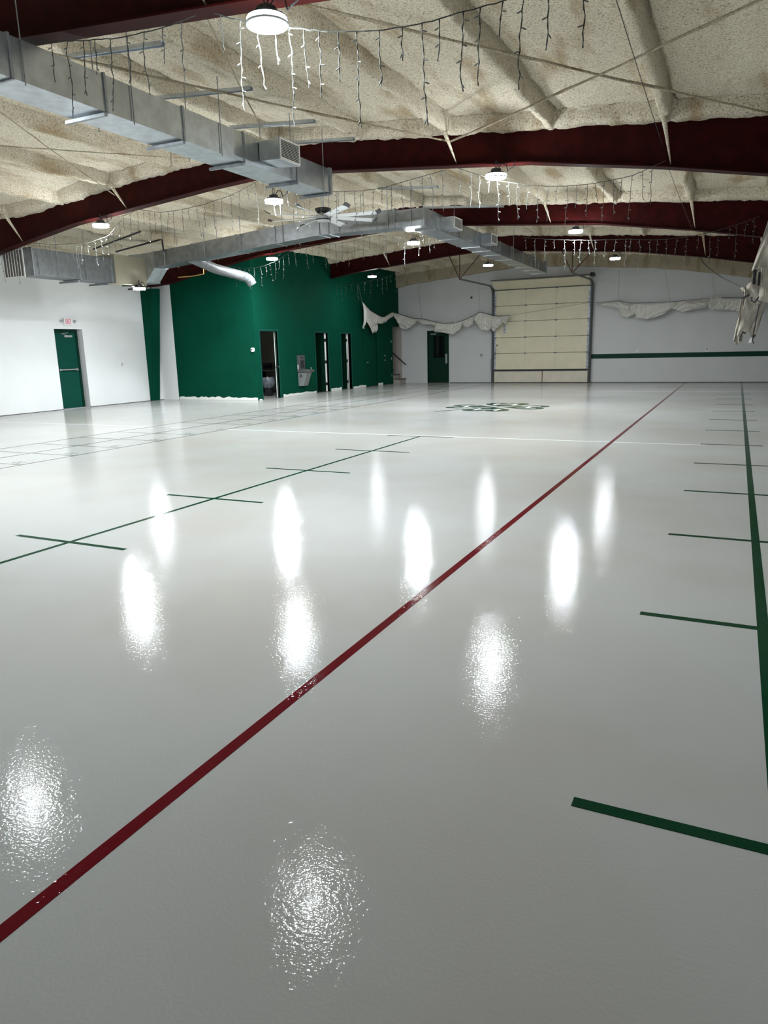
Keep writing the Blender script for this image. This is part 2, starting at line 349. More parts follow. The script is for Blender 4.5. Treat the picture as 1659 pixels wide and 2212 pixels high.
# bare strips at the foot of the green walls
def bare(a,c,axis,const,hmin,hmax,seed,parent):
    r=random.Random(seed); n=max(3,int((c-a)/.09)); b=MB(); P=[]
    for i in range(n+1):
        t=a+(c-a)*i/n; hh=r.uniform(hmin,hmax); P.append((t,hh))
    for (t0,h0),(t1,h1) in zip(P,P[1:]):
        if axis=='x': b.hexa([(t0,const-.008,.002),(t1,const-.008,.002),(t1,const,.002),(t0,const,.002),(t0,const-.008,h0),(t1,const-.008,h1),(t1,const,h1),(t0,const,h0)])
        else: b.hexa([(const,t0,.002),(const+.008,t0,.002),(const+.008,t1,.002),(const,t1,.002),(const,t0,h0),(const+.008,t0,h0),(const+.008,t1,h1),(const,t1,h1)])
    b.build('bare_strip','sheet',parent,label='ragged white unpainted strip at the foot of the wall')
bare(-16.22,-13.13,'x',GY-.0005,.07,.115,1,gf)
bare(19.62,21.70,'y',GX+.0005,.07,.10,2,gs); bare(22.72,23.50,'y',GX+.0005,.09,.12,3,gs); bare(24.42,25.48,'y',GX+.0005,.07,.10,4,gs); bare(26.52,27.03,'y',GX+.0005,.08,.10,5,gs); bare(18.30,18.46,'y',GX+.0005,.02,.04,6,gs)
# rooms behind the green wall
B(XL,GX-.13,GY+.13,YF,2.75,2.85).build('ceiling_office','beige',kind='structure')
for y in (23.15,25.0): B(XL,GX-.13,y,y+.1,0,2.75).build('wall_partition','beige',kind='structure')
B(XL,GX-.13,27.95,28.03,0,2.75).build('wall_stair','beige',kind='structure')

B(XL,-13.0,YF-.006,YF-.0005,0,2.36).build('wall_stair_shade_sheet','beigek',kind='structure')  # added thin sheet: stairwell dimness painted onto this part of the far wall
# ------------------------------------------------------------------ doors
def doorframe(p,y0,y1,h,x,w=.06,m='greend'):
    b=MB(); b.rbox(x-.14,x+.018,y0-w,y0,0,h+w,.004); b.rbox(x-.14,x+.018,y1,y1+w,0,h+w,.004); b.box(x-.139,x+.0175,y0,y1,h,h+w)
    return b.build('door_frame',m,p)
# exit door, recessed in the left wall
d=struct_empty('door_1',(XL-.12,14.7,0))
b=MB(); b.box(XL-.16,XL-.09,14.245,14.30,0,2.195); b.box(XL-.16,XL-.09,15.02,15.09,0,2.195); b.box(XL-.16,XL-.09,14.3,15.02,2.10,2.195); b.build('door_frame','greenk',d)
lf=B(XL-.15,XL-.105,14.305,15.015,.015,2.095).build('door_leaf','greend',d)
b=MB(); b.tube([(XL-.055,14.31,1.09),(XL-.055,14.93,1.09)],.022,10); b.box(XL-.105,XL-.04,14.31,14.36,1.06,1.12); b.box(XL-.105,XL-.035,14.88,14.95,1.055,1.125); b.build('push_bar','chrome',lf,smooth=False,label='silver push bar')
b=MB(); b.rbox(XL-.105,XL-.05,14.62,14.88,1.98,2.035,.008); b.tube([(XL-.07,14.7,2.035),(XL-.05,14.50,2.075),(XL-.09,14.78,2.105)],.008); b.build('door_closer','greyl',lf,label='grey door closer')
B(XL-.2,XL-.0,14.22,15.22,.0,.018).build('threshold','greyl',d)
# open doors on the green side wall
def opendoor(n,y0,y1,h,hinge,ang,edge,knob=False,hing=True):
    d=struct_empty('door_%d'%n,(GX-.06,(y0+y1)/2,0)); doorframe(d,y0,y1,h,GX)
    L=y1-y0-.02; ca,sa=math.cos(ang),math.sin(ang); px,py=GX-.13,(y1-.012 if hinge else y0+.012); s=-1 if hinge else 1
    def T(u,t,z): # u along leaf from hinge, t thickness
        return (px-u*sa-t*ca*0+ -t*0 - 0, py+s*u*ca, z) if False else (px-u*sa+t*ca*s*0- t*ca, py+s*(u*ca)-t*sa*s*1.0, z)
    b=MB(); p=[T(0,0,.01),T(L,0,.01),T(L,.042,.01),T(0,.042,.01)]
    b.hexa(p+[(x,y,h-.01) for x,y,_ in p]); lf=b.build('door_leaf',edge,d)
    return d,lf,T,L
# office door: leaf opened into the room, its pale edge seen
def opened(n,y0,y1,h,yedge,label,knob=False,wd=.12):
    d=struct_empty('door_%d'%n,(GX-.06,(y0+y1)/2,0)); doorframe(d,y0,y1,h,GX)
    # leaf hinged at far jamb, swung 90 deg inwards so that its edge faces the hall
    L=y1-y0-.03
    if knob:
        u=Vector((-.56,.828)); v=Vector((.828,.56)); o=Vector((GX-.05,yedge+.03)); P=[o,o+u*L,o+u*L+v*.042,o+v*.042]
        lf=MB().prism([tuple(p) for p in P][::-1],2,.012,h-.012).build('door_leaf','greenk',d)
    else: lf=B(GX-.05-L,GX-.05,yedge+.02,yedge+.062,.012,h-.012).build('door_leaf','greenk',d)
    B(GX-.0495,GX-.0455,yedge-.0,yedge+wd,.014,h-.014).build('door_edge','sheet',lf,label='pale unpainted door edge')
    if knob:
        b=MB(); b.box(GX-.05,GX-.042,yedge+.01,yedge+wd-.01,.93,1.0)
        b.build('latch','black',lf)
        MB().tube([(GX-.04,yedge+wd+.015,.98),(GX-.0,yedge+wd+.015,.98),(GX+.015,yedge+wd+.015,.98)],[.012,.012,.026],12).build('door_knob','chrome',lf)
    else:
        for z in (.28,1.05,1.8):
            b=MB(); b.box(GX-.05,GX-.042,yedge-.004,yedge+wd+.004,z-.055,z+.055); b.tube([(GX-.04,yedge+wd+.006,z-.06),(GX-.04,yedge+wd+.006,z+.06)],.008,8); b.build('hinge','black',lf)
    return d
opened(2,18.5,19.44,2.07,19.325,'',knob=True,wd=.10)
opened(3,21.75,22.6,2.05,22.44,'',wd=.11)
opened(4,23.57,24.32,2.04,24.05,'',wd=.05)
# second thin pale strip at door 4 (jamb stop)
B(GX-.049,GX-.045,24.14,24.20,.01,2.03).build('door_stop','sheet',bpy.data.objects['door_4'])
# closed doors
def closed(n,y0,y1,h,knobs,rec,hinge_far=False):
    d=struct_empty('door_%d'%n,(GX-.06,(y0+y1)/2,0)); doorframe(d,y0,y1,h,GX,.05,'green')
    lf=B(GX-rec-.045,GX-rec,y0+.004,y1-.004,.012,h-.004).build('door_leaf','green',d)
    for y,z in knobs: MB().tube([(GX-rec,y,z),(GX-rec+.035,y,z),(GX-rec+.045,y,z),(GX-rec+.07,y,z)],[.012,.012,.028,.022],12).build('door_knob','chrome',lf)
    if hinge_far:
        for z in (.35,1.05,1.75): MB().tube([(GX-rec+.006,y1-.01,z-.05),(GX-rec+.006,y1-.01,z+.05)],.009,8).build('hinge','chrome',lf)
    return d
closed(5,25.54,26.5,2.02,[(25.62,.95)],.015); closed(6,27.07,27.92,2.05,[(27.17,1.18),(27.19,1.0)],.01,True)
# far green door
d=struct_empty('door_7',(-11.33,YF+.05,0))
b=MB(); b.box(-11.81,-11.77,YF-.012,YF+.14,0,2.15); b.box(-10.88,-10.84,YF-.012,YF+.14,0,2.15); b.box(-11.77,-10.88,YF-.012,YF+.14,2.10,2.15); b.build('door_frame','greenk',d)
lf=B(-11.765,-10.885,YF+.02,YF+.065,.01,2.095).build('door_leaf','greenk',d)
b=MB(); b.box(-11.54,-11.04,YF+.012,YF+.0205,1.04,1.93); pn=b.build('door_window','glassd',lf,label='dark narrow window in the door')
b=MB(); b.rbox(-11.0,-10.92,YF+.006,YF+.0195,.80,1.19,.004,1); b.rbox(-10.975,-10.945,YF-.015,YF+.007,.9,1.05,.004,2); b.build('push_plate','chrome',lf)
b=MB(); b.rbox(-11.64,-11.42,YF-.03,YF+.0195,1.985,2.03,.008,0); b.tube([(-11.5,YF,2.03),(-11.35,YF-.03,2.07),(-11.2,YF+.0,2.09)],.007); b.build('door_closer','greyl',lf)

# ------------------------------------------------------------------ garage door
gd=struct_empty('door_8',(-6.97,28.6,0)); gx0,gx1=-8.84,-5.12
zs=[.52,1.16,1.78,2.40,3.0,3.60]; yd=YF-.10
for i,(a,c) in enumerate(zip(zs,zs[1:])):
    lf=MB().rbox(gx0,gx1,yd-.025,yd+.025,a+.006,c-.006,.008,0).build('door_section','cream',gd)
    for x in (-7.58,-6.38):
        b=MB(); b.box(x-.035,x+.035,yd-.029,yd-.0255,a+.01,c-.01); b.build('stile','cream',lf)
        b=MB(); k=0; z=a+.05
        while z<c-.04: b.box(x-.006-.02*(k%2),x+.006-.02*(k%2),yd-.0305,yd-.0292,z,z+.022); z+=.055; k+=1
        b.build('stile_slots','track',lf)
        B(x-.045,x+.045,yd-.04,yd-.0255,c-.03,c+.02).build('hinge','track',lf)
    for x in (gx0+.03,gx1-.03):
        b=MB(); b.box(x-.035,x+.035,yd-.03,yd-.0255,a+.01,c-.01); b.build('end_stile','trackl',lf,label='grey worn metal end stile')
        B(x-.05,x+.05,yd-.05,yd-.03,c-.03,c+.02).build('roller_bracket','track',lf)
# top section tilted into the hall
b=MB(); p=[(gx0,yd-.025,3.61),(gx1,yd-.025,3.61),(gx1,yd+.025,3.61),(gx0,yd+.025,3.61)]
b.hexa(p+[(x,y-.42,z+.30) for x,y,z in p]); lf=b.build('door_section','cream',gd)
for x in (-7.58,-6.38):
    b=MB(); p=[(x-.03,yd-.03,3.63),(x+.03,yd-.03,3.63),(x+.03,yd-.026,3.63),(x-.03,yd-.026,3.63)]; b.hexa(p+[(q[0],q[1]-.39,q[2]+.27) for q in p]); b.build('stile','trackl',lf)
MB().tube([(gx0,yd-.04,3.605),(gx1,yd-.04,3.605)],.018,8).build('strut_bar','track',gd)
MB().tube([(gx0-.05,yd-.40,3.96),(gx1+.2,yd-.40,3.96)],.015,8).build('spring_shaft','track',gd)
b=MB(); b.box(gx1+.06,gx1+.16,yd-.44,yd-.05,3.90,4.02); b.lathe([(.0,-.05),(.07,-.05),(.07,.05),(0,.05)],(gx1+.1,yd-.4,3.97),12); b.build('cable_drum','black',gd)
b=MB(); b.box(gx0,gx1,yd-.04,yd+.02,.465,.52); b.build('bottom_bar','black',gd)
for a,c in ((gx0,-6.885),(-6.855,gx1)): MB().rbox(a,c,yd-.01,yd+.03,.02,.46,.006,0).build('lower_panel','creamk',gd)
B(-6.885,-6.855,yd-.015,yd+.02,.02,.465).build('lower_post','rust',gd); B(gx0,gx1,yd-.02,yd+.04,.0,.02).build('sill','black',gd)
for x in (-8.92,-5.04):
    b=MB(); path=[(x,yd-.02,.0),(x,yd-.02,3.35)]
    for k in range(1,8): a=k/7*PI/2; path.append((x,yd-.02-.4*(1-math.cos(a)),3.35+.42*math.sin(a)))
    b.tube(path,.035,6); b.box(x-.02 if x<-7 else x-.05,x+.05 if x<-7 else x+.02,yd+.0,YF-.001,0,3.7); b.build('vertical_track','track',gd)
    zc=3.77 if x<-7 else 3.72
    MB().tube([(x,yd-.42,3.77),(x,24.7,zc)],.032,6).build('horizontal_track','track',gd)
    b=MB()
    for dx,zz in ((-.42,.86),(0,.9),(.82,.84)): b.tube([(x,24.7,zc),(x+dx,24.7,zc+zz)],.018,6)
    b.build('track_hanger','rust',gd)
sg=MB().rbox(-8.49,-8.35,yd-.031,yd-.0265,1.94,2.29,.003,1).build('paper_notice','paper',label='small white notice with dark print taped to the garage door',cat='notice')
for za,zz in ((2.255,2.28),(1.95,1.965)): B(-8.48,-8.36,yd-.0325,yd-.0312,za,zz).build('printed_bar','navy',sg)
for k,(z,hh) in enumerate(((2.17,.05),(2.09,.05),(2.03,.035),(1.98,.03))):
    b=MB()
    for q in range(3): b.box(-8.475+.038*q,-8.4445+.038*q-(.006 if (k+q)%2 else 0),yd-.0325,yd-.0312,z,z+hh)
    b.build('printed_line','navy',sg)
MB().tube([(-8.72,yd-.03,1.5),(-8.72,yd-.06,1.5),(-8.72,yd-.06,1.46)],.022,8).build('door_lock','black',gd)

# ------------------------------------------------------------------ steel frames
NAMES=['nearest dark red steel roof frame, crossing above the start of the duct','second dark red steel roof frame, behind the round grille end of the near duct','third dark red steel roof frame, with the green tapered column on the white wall','farthest dark red steel roof frame, ending at the green wall']
NAMES[1]='second dark red steel roof frame, right behind the end of the near duct'
for i,y in enumerate(FY):
    fr=thing('steel_frame',(RX,y,0),NAMES[i],'roof frame','dark red steel roof frames')
    xa=GX-.0 if i==3 else XL+.02; xb=XR-.02
    pts=sorted(set([xa,xb,RX]+[RX+s*d for s in(1,-1) for d,_ in BP if xa<RX+s*d<xb]))
    b=MB()
    for a,c in zip(pts,pts[1:]):
        b.hexa([(a,y-.006,zb(a)),(c,y-.006,zb(c)),(c,y+.006,zb(c)),(a,y+.006,zb(a)),(a,y-.006,zt(a)+.05),(c,y-.006,zt(c)+.05),(c,y+.006,zt(c)+.05),(a,y+.006,zt(a)+.05)])
    web=b.build('rafter_web','steel',fr)
    for nm,fz,t in (('bottom_flange',zb,-.016),('top_flange',lambda x:zt(x)+.05,.012)):
        b=MB()
        for a,c in zip(pts,pts[1:]):
            za,zc=fz(a),fz(c); lo,hi=min(0,t),max(0,t)
            b.hexa([(a,y-.10,za+lo),(c,y-.10,zc+lo),(c,y+.10,zc+lo),(a,y+.10,za+lo),(a,y-.10,za+hi),(c,y-.10,zc+hi),(c,y+.10,zc+hi),(a,y+.10,za+hi)])
        b.build(nm,'steel',fr)
    # columns (green, tapered, boxed)
    for s,xw in ((1,XL+.002),(-1,XR-.002)):
        if i==3 and s==1: continue
        yy0,yy1=(17.62,18.0) if i==2 else (y-.12,y+.12)
        h=zb(xw+s*.5)+.0; top=.46 if i==2 else .5
        if i==2: h=min(h,3.45)
        b=MB(); b.hexa([(xw,yy0,0),(xw+s*.05,yy0,0),(xw+s*.05,yy1,0),(xw,yy1,0),(xw,yy0,h),(xw+s*top,yy0,h),(xw+s*top,yy1,h),(xw,yy1,h)] if s==1 else [(xw-.05,yy0,0),(xw,yy0,0),(xw,yy1,0),(xw-.05,yy1,0),(xw-top,yy0,h),(xw,yy0,h),(xw,yy1,h),(xw-top,yy1,h)])
        b.build('column','green',fr,label='green tapered column')
    # foam crusted flange braces
    for k,x in enumerate([p for p in (-4.17,-1.1,.35,-10.9,-13.9,-7.3) if p>xa+.3]):
        z1=zt(x)+.02; z0=zb(x); n=7; P=[];R=[]
        for q in range(n): t=q/(n-1); P.append((x+.10*t,y-.30*(1-t)-.02-.0*t if True else 0,z1+(z0+.02-z1)*t)); R.append(.028*(1-t)**1.3+.008+random.uniform(0,.006)*(1-t))
        MB().tube(P,R,7).build('flange_brace','foam' ,fr,smooth=True,label='foam crusted angle brace')

# ------------------------------------------------------------------ roof cross rods / wires
def rod(p,q,label,cat,r=.013,m='foamd',name='brace_rod',n=24,rough=True,group=None):
    p,q=Vector(p),Vector(q); P=[];R=[]
    for i in range(n+1):
        t=i/n; P.append(p.lerp(q,t)+Vector((0,0,-.07-.02*math.sin(PI*t)))+ (Vector((random.uniform(-1,1),random.uniform(-1,1),random.uniform(-1,1)))*.004 if rough else Vector())); R.append(r*random.uniform(.8,1.35) if rough else r)
    return MB().tube(P,R,6).build(name,m,label=label,cat=cat,group=group,smooth=True)
rod((-7.3,5.5,4.74),(-4.2,11.05,4.57),'foam coated bracing rod left of the nearest lamp, running up to the second roof frame','rod')
rod((-4.2,5.5,4.54),(.6,11.05,4.14),'foam coated bracing rod descending to the right under the nearest ceiling bay','rod')
rod((.6,6.6,4.14),(-4.15,11.0,4.53),'foam coated bracing rod rising to the right across the nearest ceiling bay','rod')
rod((-4.4,5.5,4.58),(-7.3,11.05,4.78),'foam coated bracing rod reaching the near duct outlet box from the nearest lamp','rod',.008)
rod((-8.2,5.6,4.78),(-11.0,11.05,4.52),'foam coated bracing rod below the duct at left, steeper one','rod',.007)
rod((-11.5,5.7,4.50),(-8.2,10.9,4.76),'foam coated bracing rod below the duct at left, flatter one','rod',.007)
rod((-1.09,5.4,4.28),(-1.09,11.05,4.05),'thin dark wire hanging under the nearest ceiling bay at right','wire',.004,'black','hanging_wire',12,False)
rod((-1.1,11.25,4.0),(-1.05,17.3,3.85),'thin dark wire between the second and third roof frames at right','wire',.004,'black','hanging_wire',12,False)

# ------------------------------------------------------------------ lamps
def lamp(x,y,z,label,htop,group='round high-bay lamps',lens='lamp'):
    t=thing('high_bay_lamp',(x,y,z),label,'lamp',group); c=(x,y,z)
    MB().disc((x,y,z+.008),.146,28,True).build('lens',lens,t,label='glowing white lens')
    MB().lathe([(.146,.012),(.149,.02),(.149,.036),(.146,.046)],c,32).build('lens_side','lampsf' if lens in('lampf','lampff') else 'lamps',t,smooth=True,label='glowing side of the lens')
    MB().lathe([(.146,.008),(.150,-.003),(.160,-.002),(.165,.004),(.162,.011),(.150,.012),(.146,.012)],c,32).build('clear_rim','lampr',t,smooth=True)
    MB().lathe([(.146,.045),(.152,.050),(.13,.062),(.075,.070),(.0,.07)],c,32).build('housing','lampb',t,smooth=True)
    b=MB(); b.lathe([(.075,.066),(.075,.115),(.06,.125),(.0,.127)],c,24)
    for k in range(16):
        a=2*PI*k/16; b.tube([(x+.07*math.cos(a),y+.07*math.sin(a),z+.085),(x+.135*math.cos(a),y+.135*math.sin(a),z+.062)],.004,4)
    b.build('heat_sink','lampb',t)
    b=MB(); 
    for s in (-1,1): b.tube([(x,y,z+.125),(x+s*.022,y,z+.17),(x+s*.012,y,z+.22),(x,y,z+.235)],.005,6)
    b.build('hook','black',t)
    n=max(2,int((htop-z-.23)/.03)); MB().tube([(x+.004*(-1)**k,y,z+.23+(htop-z-.23)*k/n) for k in range(n+1)],.005,6).build('chain','black',t)
    b=MB(); b.tube([(x+.03,y,z+.12),(x+.08,y+.02,z+.19),(x+.15,y+.02,z+.16),(x+.17,y+.02,z+.07),(x+.19,y+.03,z+.10),(x+.25,y+.04,z+.13),(x+.27,y+.05,htop)],.007,6); b.build('power_cord','black',t)
    return t
LP=[(-3.31,5.0,3.80,'nearest and largest round lamp, hanging at the top of the hall'),
(-3.38,10.92,3.86,'round lamp hanging under the ridge side of the second roof frame, right of the fan'),
(-7.23,10.84,3.90,'round lamp hanging just below the end of the near duct, above the fan blades'),
(-11.4,11.0,3.91,'round lamp hanging at left before the long duct with the big grille'),
(-7.23,16.75,3.90,'round lamp hanging right of the fan under the bend of the crossing duct'),
(-3.40,16.9,3.85,'round lamp hanging before the third roof frame, above the garage door'),
(-3.45,23.0,3.87,'round lamp hanging far away at right above the cloth swag'),
(-11.6,17.15,3.89,'round lamp hanging in front of the green wall at its left half'),
(-11.64,23.3,3.89,'smallest round lamp, hanging in front of the green wall at its right half'),
(-7.22,22.6,3.90,'round lamp hanging far away, left of the garage door top'),
(-7.3,5.0,3.86,'round lamp over the near left floor, outside the picture edge'),
(-11.6,5.0,3.86,'round lamp over the near floor by the left wall')]
for x,y,z,l in LP: lamp(x,y,z,l,zb(x)-.02,lens=('lampff' if x<-11 else 'lampf') if y>20 else ('lampl' if x<-11 else 'lamp'))
lamp(-13.92,14.5,3.08,'round lamp hung on a black pipe under the tan duct panel',3.2,lens='lampf')

# ------------------------------------------------------------------ ducts
def ductbox(p,nm='duct_section',par=None,m='galv'): return MB().hexa(p).build(nm,m,par,bevel=.004)
dA=thing('air_duct',(-6.18,6,3.86),'near straight galvanised duct hanging from upper left, with one louvred outlet','duct')
ax0,ax1,az0,az1=-6.42,-5.95,3.86,4.21
ss=[-1.0,1.2,3.4,4.9,5.98,7.14,8.29,9.55,10.5]
for a,c in zip(ss,ss[1:]):
    MB().box(ax0,ax1,a+.004,c-.004,az0,az1).build('duct_section','galv',dA)
    b=MB()
    for (x0,x1,z0,z1) in ((ax0-.014,ax1+.014,az0-.014,az0),(ax0-.014,ax1+.014,az1,az1+.014),(ax0-.014,ax0,az0,az1),(ax1,ax1+.014,az0,az1)): b.box(x0,x1,c-.014,c+.014,z0,z1)
    b.build('duct_flange','galvd',dA)
MB().rbox(ax0-.02,ax1+.02,10.5,10.56,az0-.02,az1+.02,.006,1).build('end_cap','galvd',dA)
for y in (5.98,7.14,8.29,9.58,10.5):
    b=MB(); b.box(ax0-.07,ax1+.02,y-.055,y-.015,az0-.045,az0-.0145); b.build('support_strut','galvd',dA)
for y in (2.0,3.6,5.02,6.34,7.81,9.4,10.3):
    for x in (ax0-.03,ax1+.015): MB().tube([(x,y,az0-.03),(x,y,4.72)],.006,6).build('hanger_rod','galvd',dA)
# outlet box with louvres
ob=MB().hexa([(-5.94,8.62,3.94),(-5.56,8.52,3.90),(-5.56,9.02,3.90),(-5.94,9.05,3.94),(-5.94,8.62,4.17),(-5.56,8.52,4.17),(-5.56,9.02,4.17),(-5.94,9.05,4.17)]).build('outlet_box','galv',dA)
def grillex(x,y0,y1,z0,z1,par,n=11,vert=False):
    g=MB(); w=.022
    g.box(x,x+.012,y0,y1,z0,z0+w); g.box(x,x+.012,y0,y1,z1-w,z1); g.box(x,x+.012,y0,y0+w,z0+w,z1-w); g.box(x,x+.012,y1-w,y1,z0+w,z1-w)
    g=g.build('grille_frame','grille',par); B(x+.0005,x+.003,y0+w,y1-w,z0+w,z1-w).build('grille_back','dark',g)
    b=MB()
    for k in range(n):
        z=z0+w+(z1-z0-2*w)*(k+.5)/n; b.hexa([(x+.003,y0+w,z-.004),(x+.011,y0+w,z-.009),(x+.011,y1-w,z-.009),(x+.003,y1-w,z-.004),(x+.003,y0+w,z+.001),(x+.011,y0+w,z-.004),(x+.011,y1-w,z-.004),(x+.003,y1-w,z+.001)])
    b.build('louvres','grille',g)
grillex(-5.559,8.53,9.01,3.905,4.165,ob)

dB=thing('air_duct',(-10,14.8,3.3),'long galvanised duct that crosses the hall and then bends away toward the garage door','duct')
X0,X1=-14.55,-14.0
# first run along the left wall
for a,c in ((11.46,12.72),(12.72,13.68)):
    MB().box(X0,X1,a+.003,c-.003,3.21,3.78).build('duct_section','galvo',dB)
MB().hexa([(-14.82,11.38,3.17),(-14.17,11.38,3.17),(-14.0,11.46,3.21),(-14.55,11.46,3.21),(-14.82,11.38,3.76),(-14.17,11.38,3.76),(-14.0,11.46,3.78),(-14.55,11.46,3.78)]).build('duct_transition','galvo',dB)
vg=MB(); vx0,vx1,vz0,vz1=-14.84,-14.17,3.17,3.78; w=.03; y=11.36
vg.box(vx0,vx1,y,y+.02,vz0,vz0+w); vg.box(vx0,vx1,y,y+.02,vz1-w,vz1); vg.box(vx0,vx0+w,y,y+.02,vz0+w,vz1-w); vg.box(vx1-w,vx1,y,y+.02,vz0+w,vz1-w)
vg=vg.build('return_grille','grille',dB,label='big white return-air grille')
B(vx0+w,vx1-w,y+.012,y+.018,vz0+w,vz1-w).build('filter','filt',vg)
b=MB()
for k in range(1,7): x=vx0+w+(vx1-vx0-2*w)*k/7; b.box(x-.006,x+.006,y+.002,y+.012,vz0+w,vz1-w)
b.build('grille_bars','grille',vg)
for y in (11.46,12.72,13.68):
    b=MB(); b.box(X0-.015,X1+.015,y-.012,y+.012,3.195,3.21); b.box(X1,X1+.015,y-.012,y+.012,3.21,3.79); b.box(X0-.015,X1+.015,y-.012,y+.012,3.78,3.795); b.build('duct_flange','galvd',dB)
for y in (12.72,13.6): B(X0-.05,X1+.03,y-.1,y-.06,3.14,3.18).build('support_strut','galvd',dB)
MB().box(X0+.01,X1,13.68,13.80,3.21,3.80).build('duct_section','galvo',dB)
tb=MB().box(X0-.0,X1+.02,13.80,14.85,3.20,3.88); tb.build('tan_panel','tan',dB,label='tan painted duct housing panel')
# corner piece and slanted throat
MB().hexa([(X0,14.85,3.28),(X1+.02,14.85,3.28),(X1+.02,15.35,3.28),(X0,15.35,3.28),(X0,14.85,4.0),(X1+.02,14.85,4.0),(X1+.02,15.35,4.0),(X0,15.35,4.0)]).build('duct_section','galv',dB)
Y0,Y1=14.85,15.32
MB().hexa([(-13.98,Y0,3.30),(-13.66,Y0,3.64),(-13.66,Y1,3.64),(-13.98,Y1,3.30),(-13.98,Y0,4.0),(-13.66,Y0,4.02),(-13.66,Y1,4.02),(-13.98,Y1,4.0)]).build('duct_throat','galv',dB)
def bz(x): return 3.64+(x+13.66)*(4.0-3.64)/4.9 if x<-8.76 else 4.0-.004*(x+8.76)
sx=[-13.66,-12.4,-11.05,-9.92,-8.72,-8.48,-7.28,-6.84]
for a,c in zip(sx,sx[1:]):
    ha,hc=.375,.375
    MB().hexa([(a+.003,Y0,bz(a)),(c-.003,Y0,bz(c)),(c-.003,Y1,bz(c)),(a+.003,Y1,bz(a)),(a+.003,Y0,bz(a)+ha),(c-.003,Y0,bz(c)+hc),(c-.003,Y1,bz(c)+hc),(a+.003,Y1,bz(a)+ha)]).build('duct_section','galvm',dB)
for x in sx:
    z=bz(x); b=MB(); b.box(x-.012,x+.012,Y0-.014,Y1+.014,z-.014,z); b.box(x-.012,x+.012,Y0-.014,Y0,z,z+.375); b.box(x-.012,x+.012,Y0-.014,Y1+.014,z+.375,z+.39); b.build('duct_flange','galvd',dB)
# corner then third run
cX0,cX1=-6.64,-6.15
MB().box(-6.837,cX1,Y0,15.5,3.985,4.335).build('duct_section','galvm',dB)
def b3(y): return 3.985-.10*(y-15.5)/10.5
sy=[15.5,17.0,18.55,19.4,20.32,21.5,22.75,23.7,24.7,25.7]
for a,c in zip(sy,sy[1:]):
    MB().hexa([(cX0,a+.003,b3(a)),(cX1,a+.003,b3(a)),(cX1,c-.003,b3(c)),(cX0,c-.003,b3(c)),(cX0,a+.003,b3(a)+.34),(cX1,a+.003,b3(a)+.34),(cX1,c-.003,b3(c)+.34),(cX0,c-.003,b3(c)+.34)]).build('duct_section','galvm',dB)
for y in sy:
    z=b3(y); b=MB(); b.box(cX0-.014,cX1+.014,y-.012,y+.012,z-.014,z); b.box(cX1,cX1+.014,y-.012,y+.012,z,z+.34); b.box(cX0-.014,cX1+.014,y-.012,y+.012,z+.34,z+.354); b.build('duct_flange','galvd',dB)
B(cX0-.02,cX1+.03,25.7,25.76,b3(25.7)-.03,b3(25.7)+.36).build('end_cap','galvd',dB)
for (y,z) in ((15.86,4.03),(18.56,4.02)):
    ob=MB().box(cX1,-5.86,y,y+.52,z,z+.25).build('outlet_box','galv',dB); grillex(-5.859,y+.01,y+.51,z+.005,z+.245,ob,9)
for x,y in [(-13.3,14.83),(-13.3,15.34),(-12.0,14.83),(-12.0,15.34),(-10.9,14.83),(-9.7,14.83),(-9.7,15.34),(-8.2,14.83),(-7.9,15.34),(-7.0,14.83),(-6.45,14.83)]:
    MB().tube([(x,y,bz(x)-.02),(x,y,zt(x)+.02)],.007,6).build('hanger_rod','galvd',dB)
for y in (16.6,18.2,19.9,21.6,24.2):
    for x in (cX0-.02,cX1+.02): MB().tube([(x,y,b3(y)-.02),(x,y,zt(x))],.006,6).build('hanger_rod','galvd',dB)
for y in (11.6,12.1,12.9,13.7): MB().tube([(X1+.02,y,3.19),(X1+.02,y,zt(X1)-.02)],.006,6).build('hanger_rod','galvd',dB)
b=MB(); b.tube([(-14.0,14.0,3.15),(-13.9,14.5,3.17),(-13.95,14.8,3.16)],.02,8); b.box(X0-.1,X1+.1,14.84,14.88,3.13,3.17); b.build('support_pipe','black',dB)
# flexible round duct
P=[(-12.62,15.0,3.82),(-12.56,15.9,3.62),(-12.55,16.6,3.56),(-12.56,17.0,3.53)]
b=MB(); R=[];Q=[]
for i in range(60):
    t=i/59*3; k=min(int(t),2); f=t-k; a=Vector(P[k]).lerp(Vector(P[k+1]),f); Q.append(a); R.append(.125+(.004 if i%2 else -.002))
b.tube(Q,R,20); fd=b.build('flexible_duct','foil',dB,smooth=True,label='silver round flexible duct')
Q=[(-12.56,16.98,3.53),(-12.55,17.10,3.52),(-12.52,17.22,3.49),(-12.49,17.32,3.42),(-12.48,17.38,3.33)]; QQ=[];R=[]
for i in range(16):
    t=i/15*4; k=min(int(t),3); QQ.append(Vector(Q[k]).lerp(Vector(Q[k+1]),t-k)); R.append(.128+(.008 if i%3==0 else 0))
MB().tube(QQ,R,20).build('elbow','galvd',fd,smooth=True)
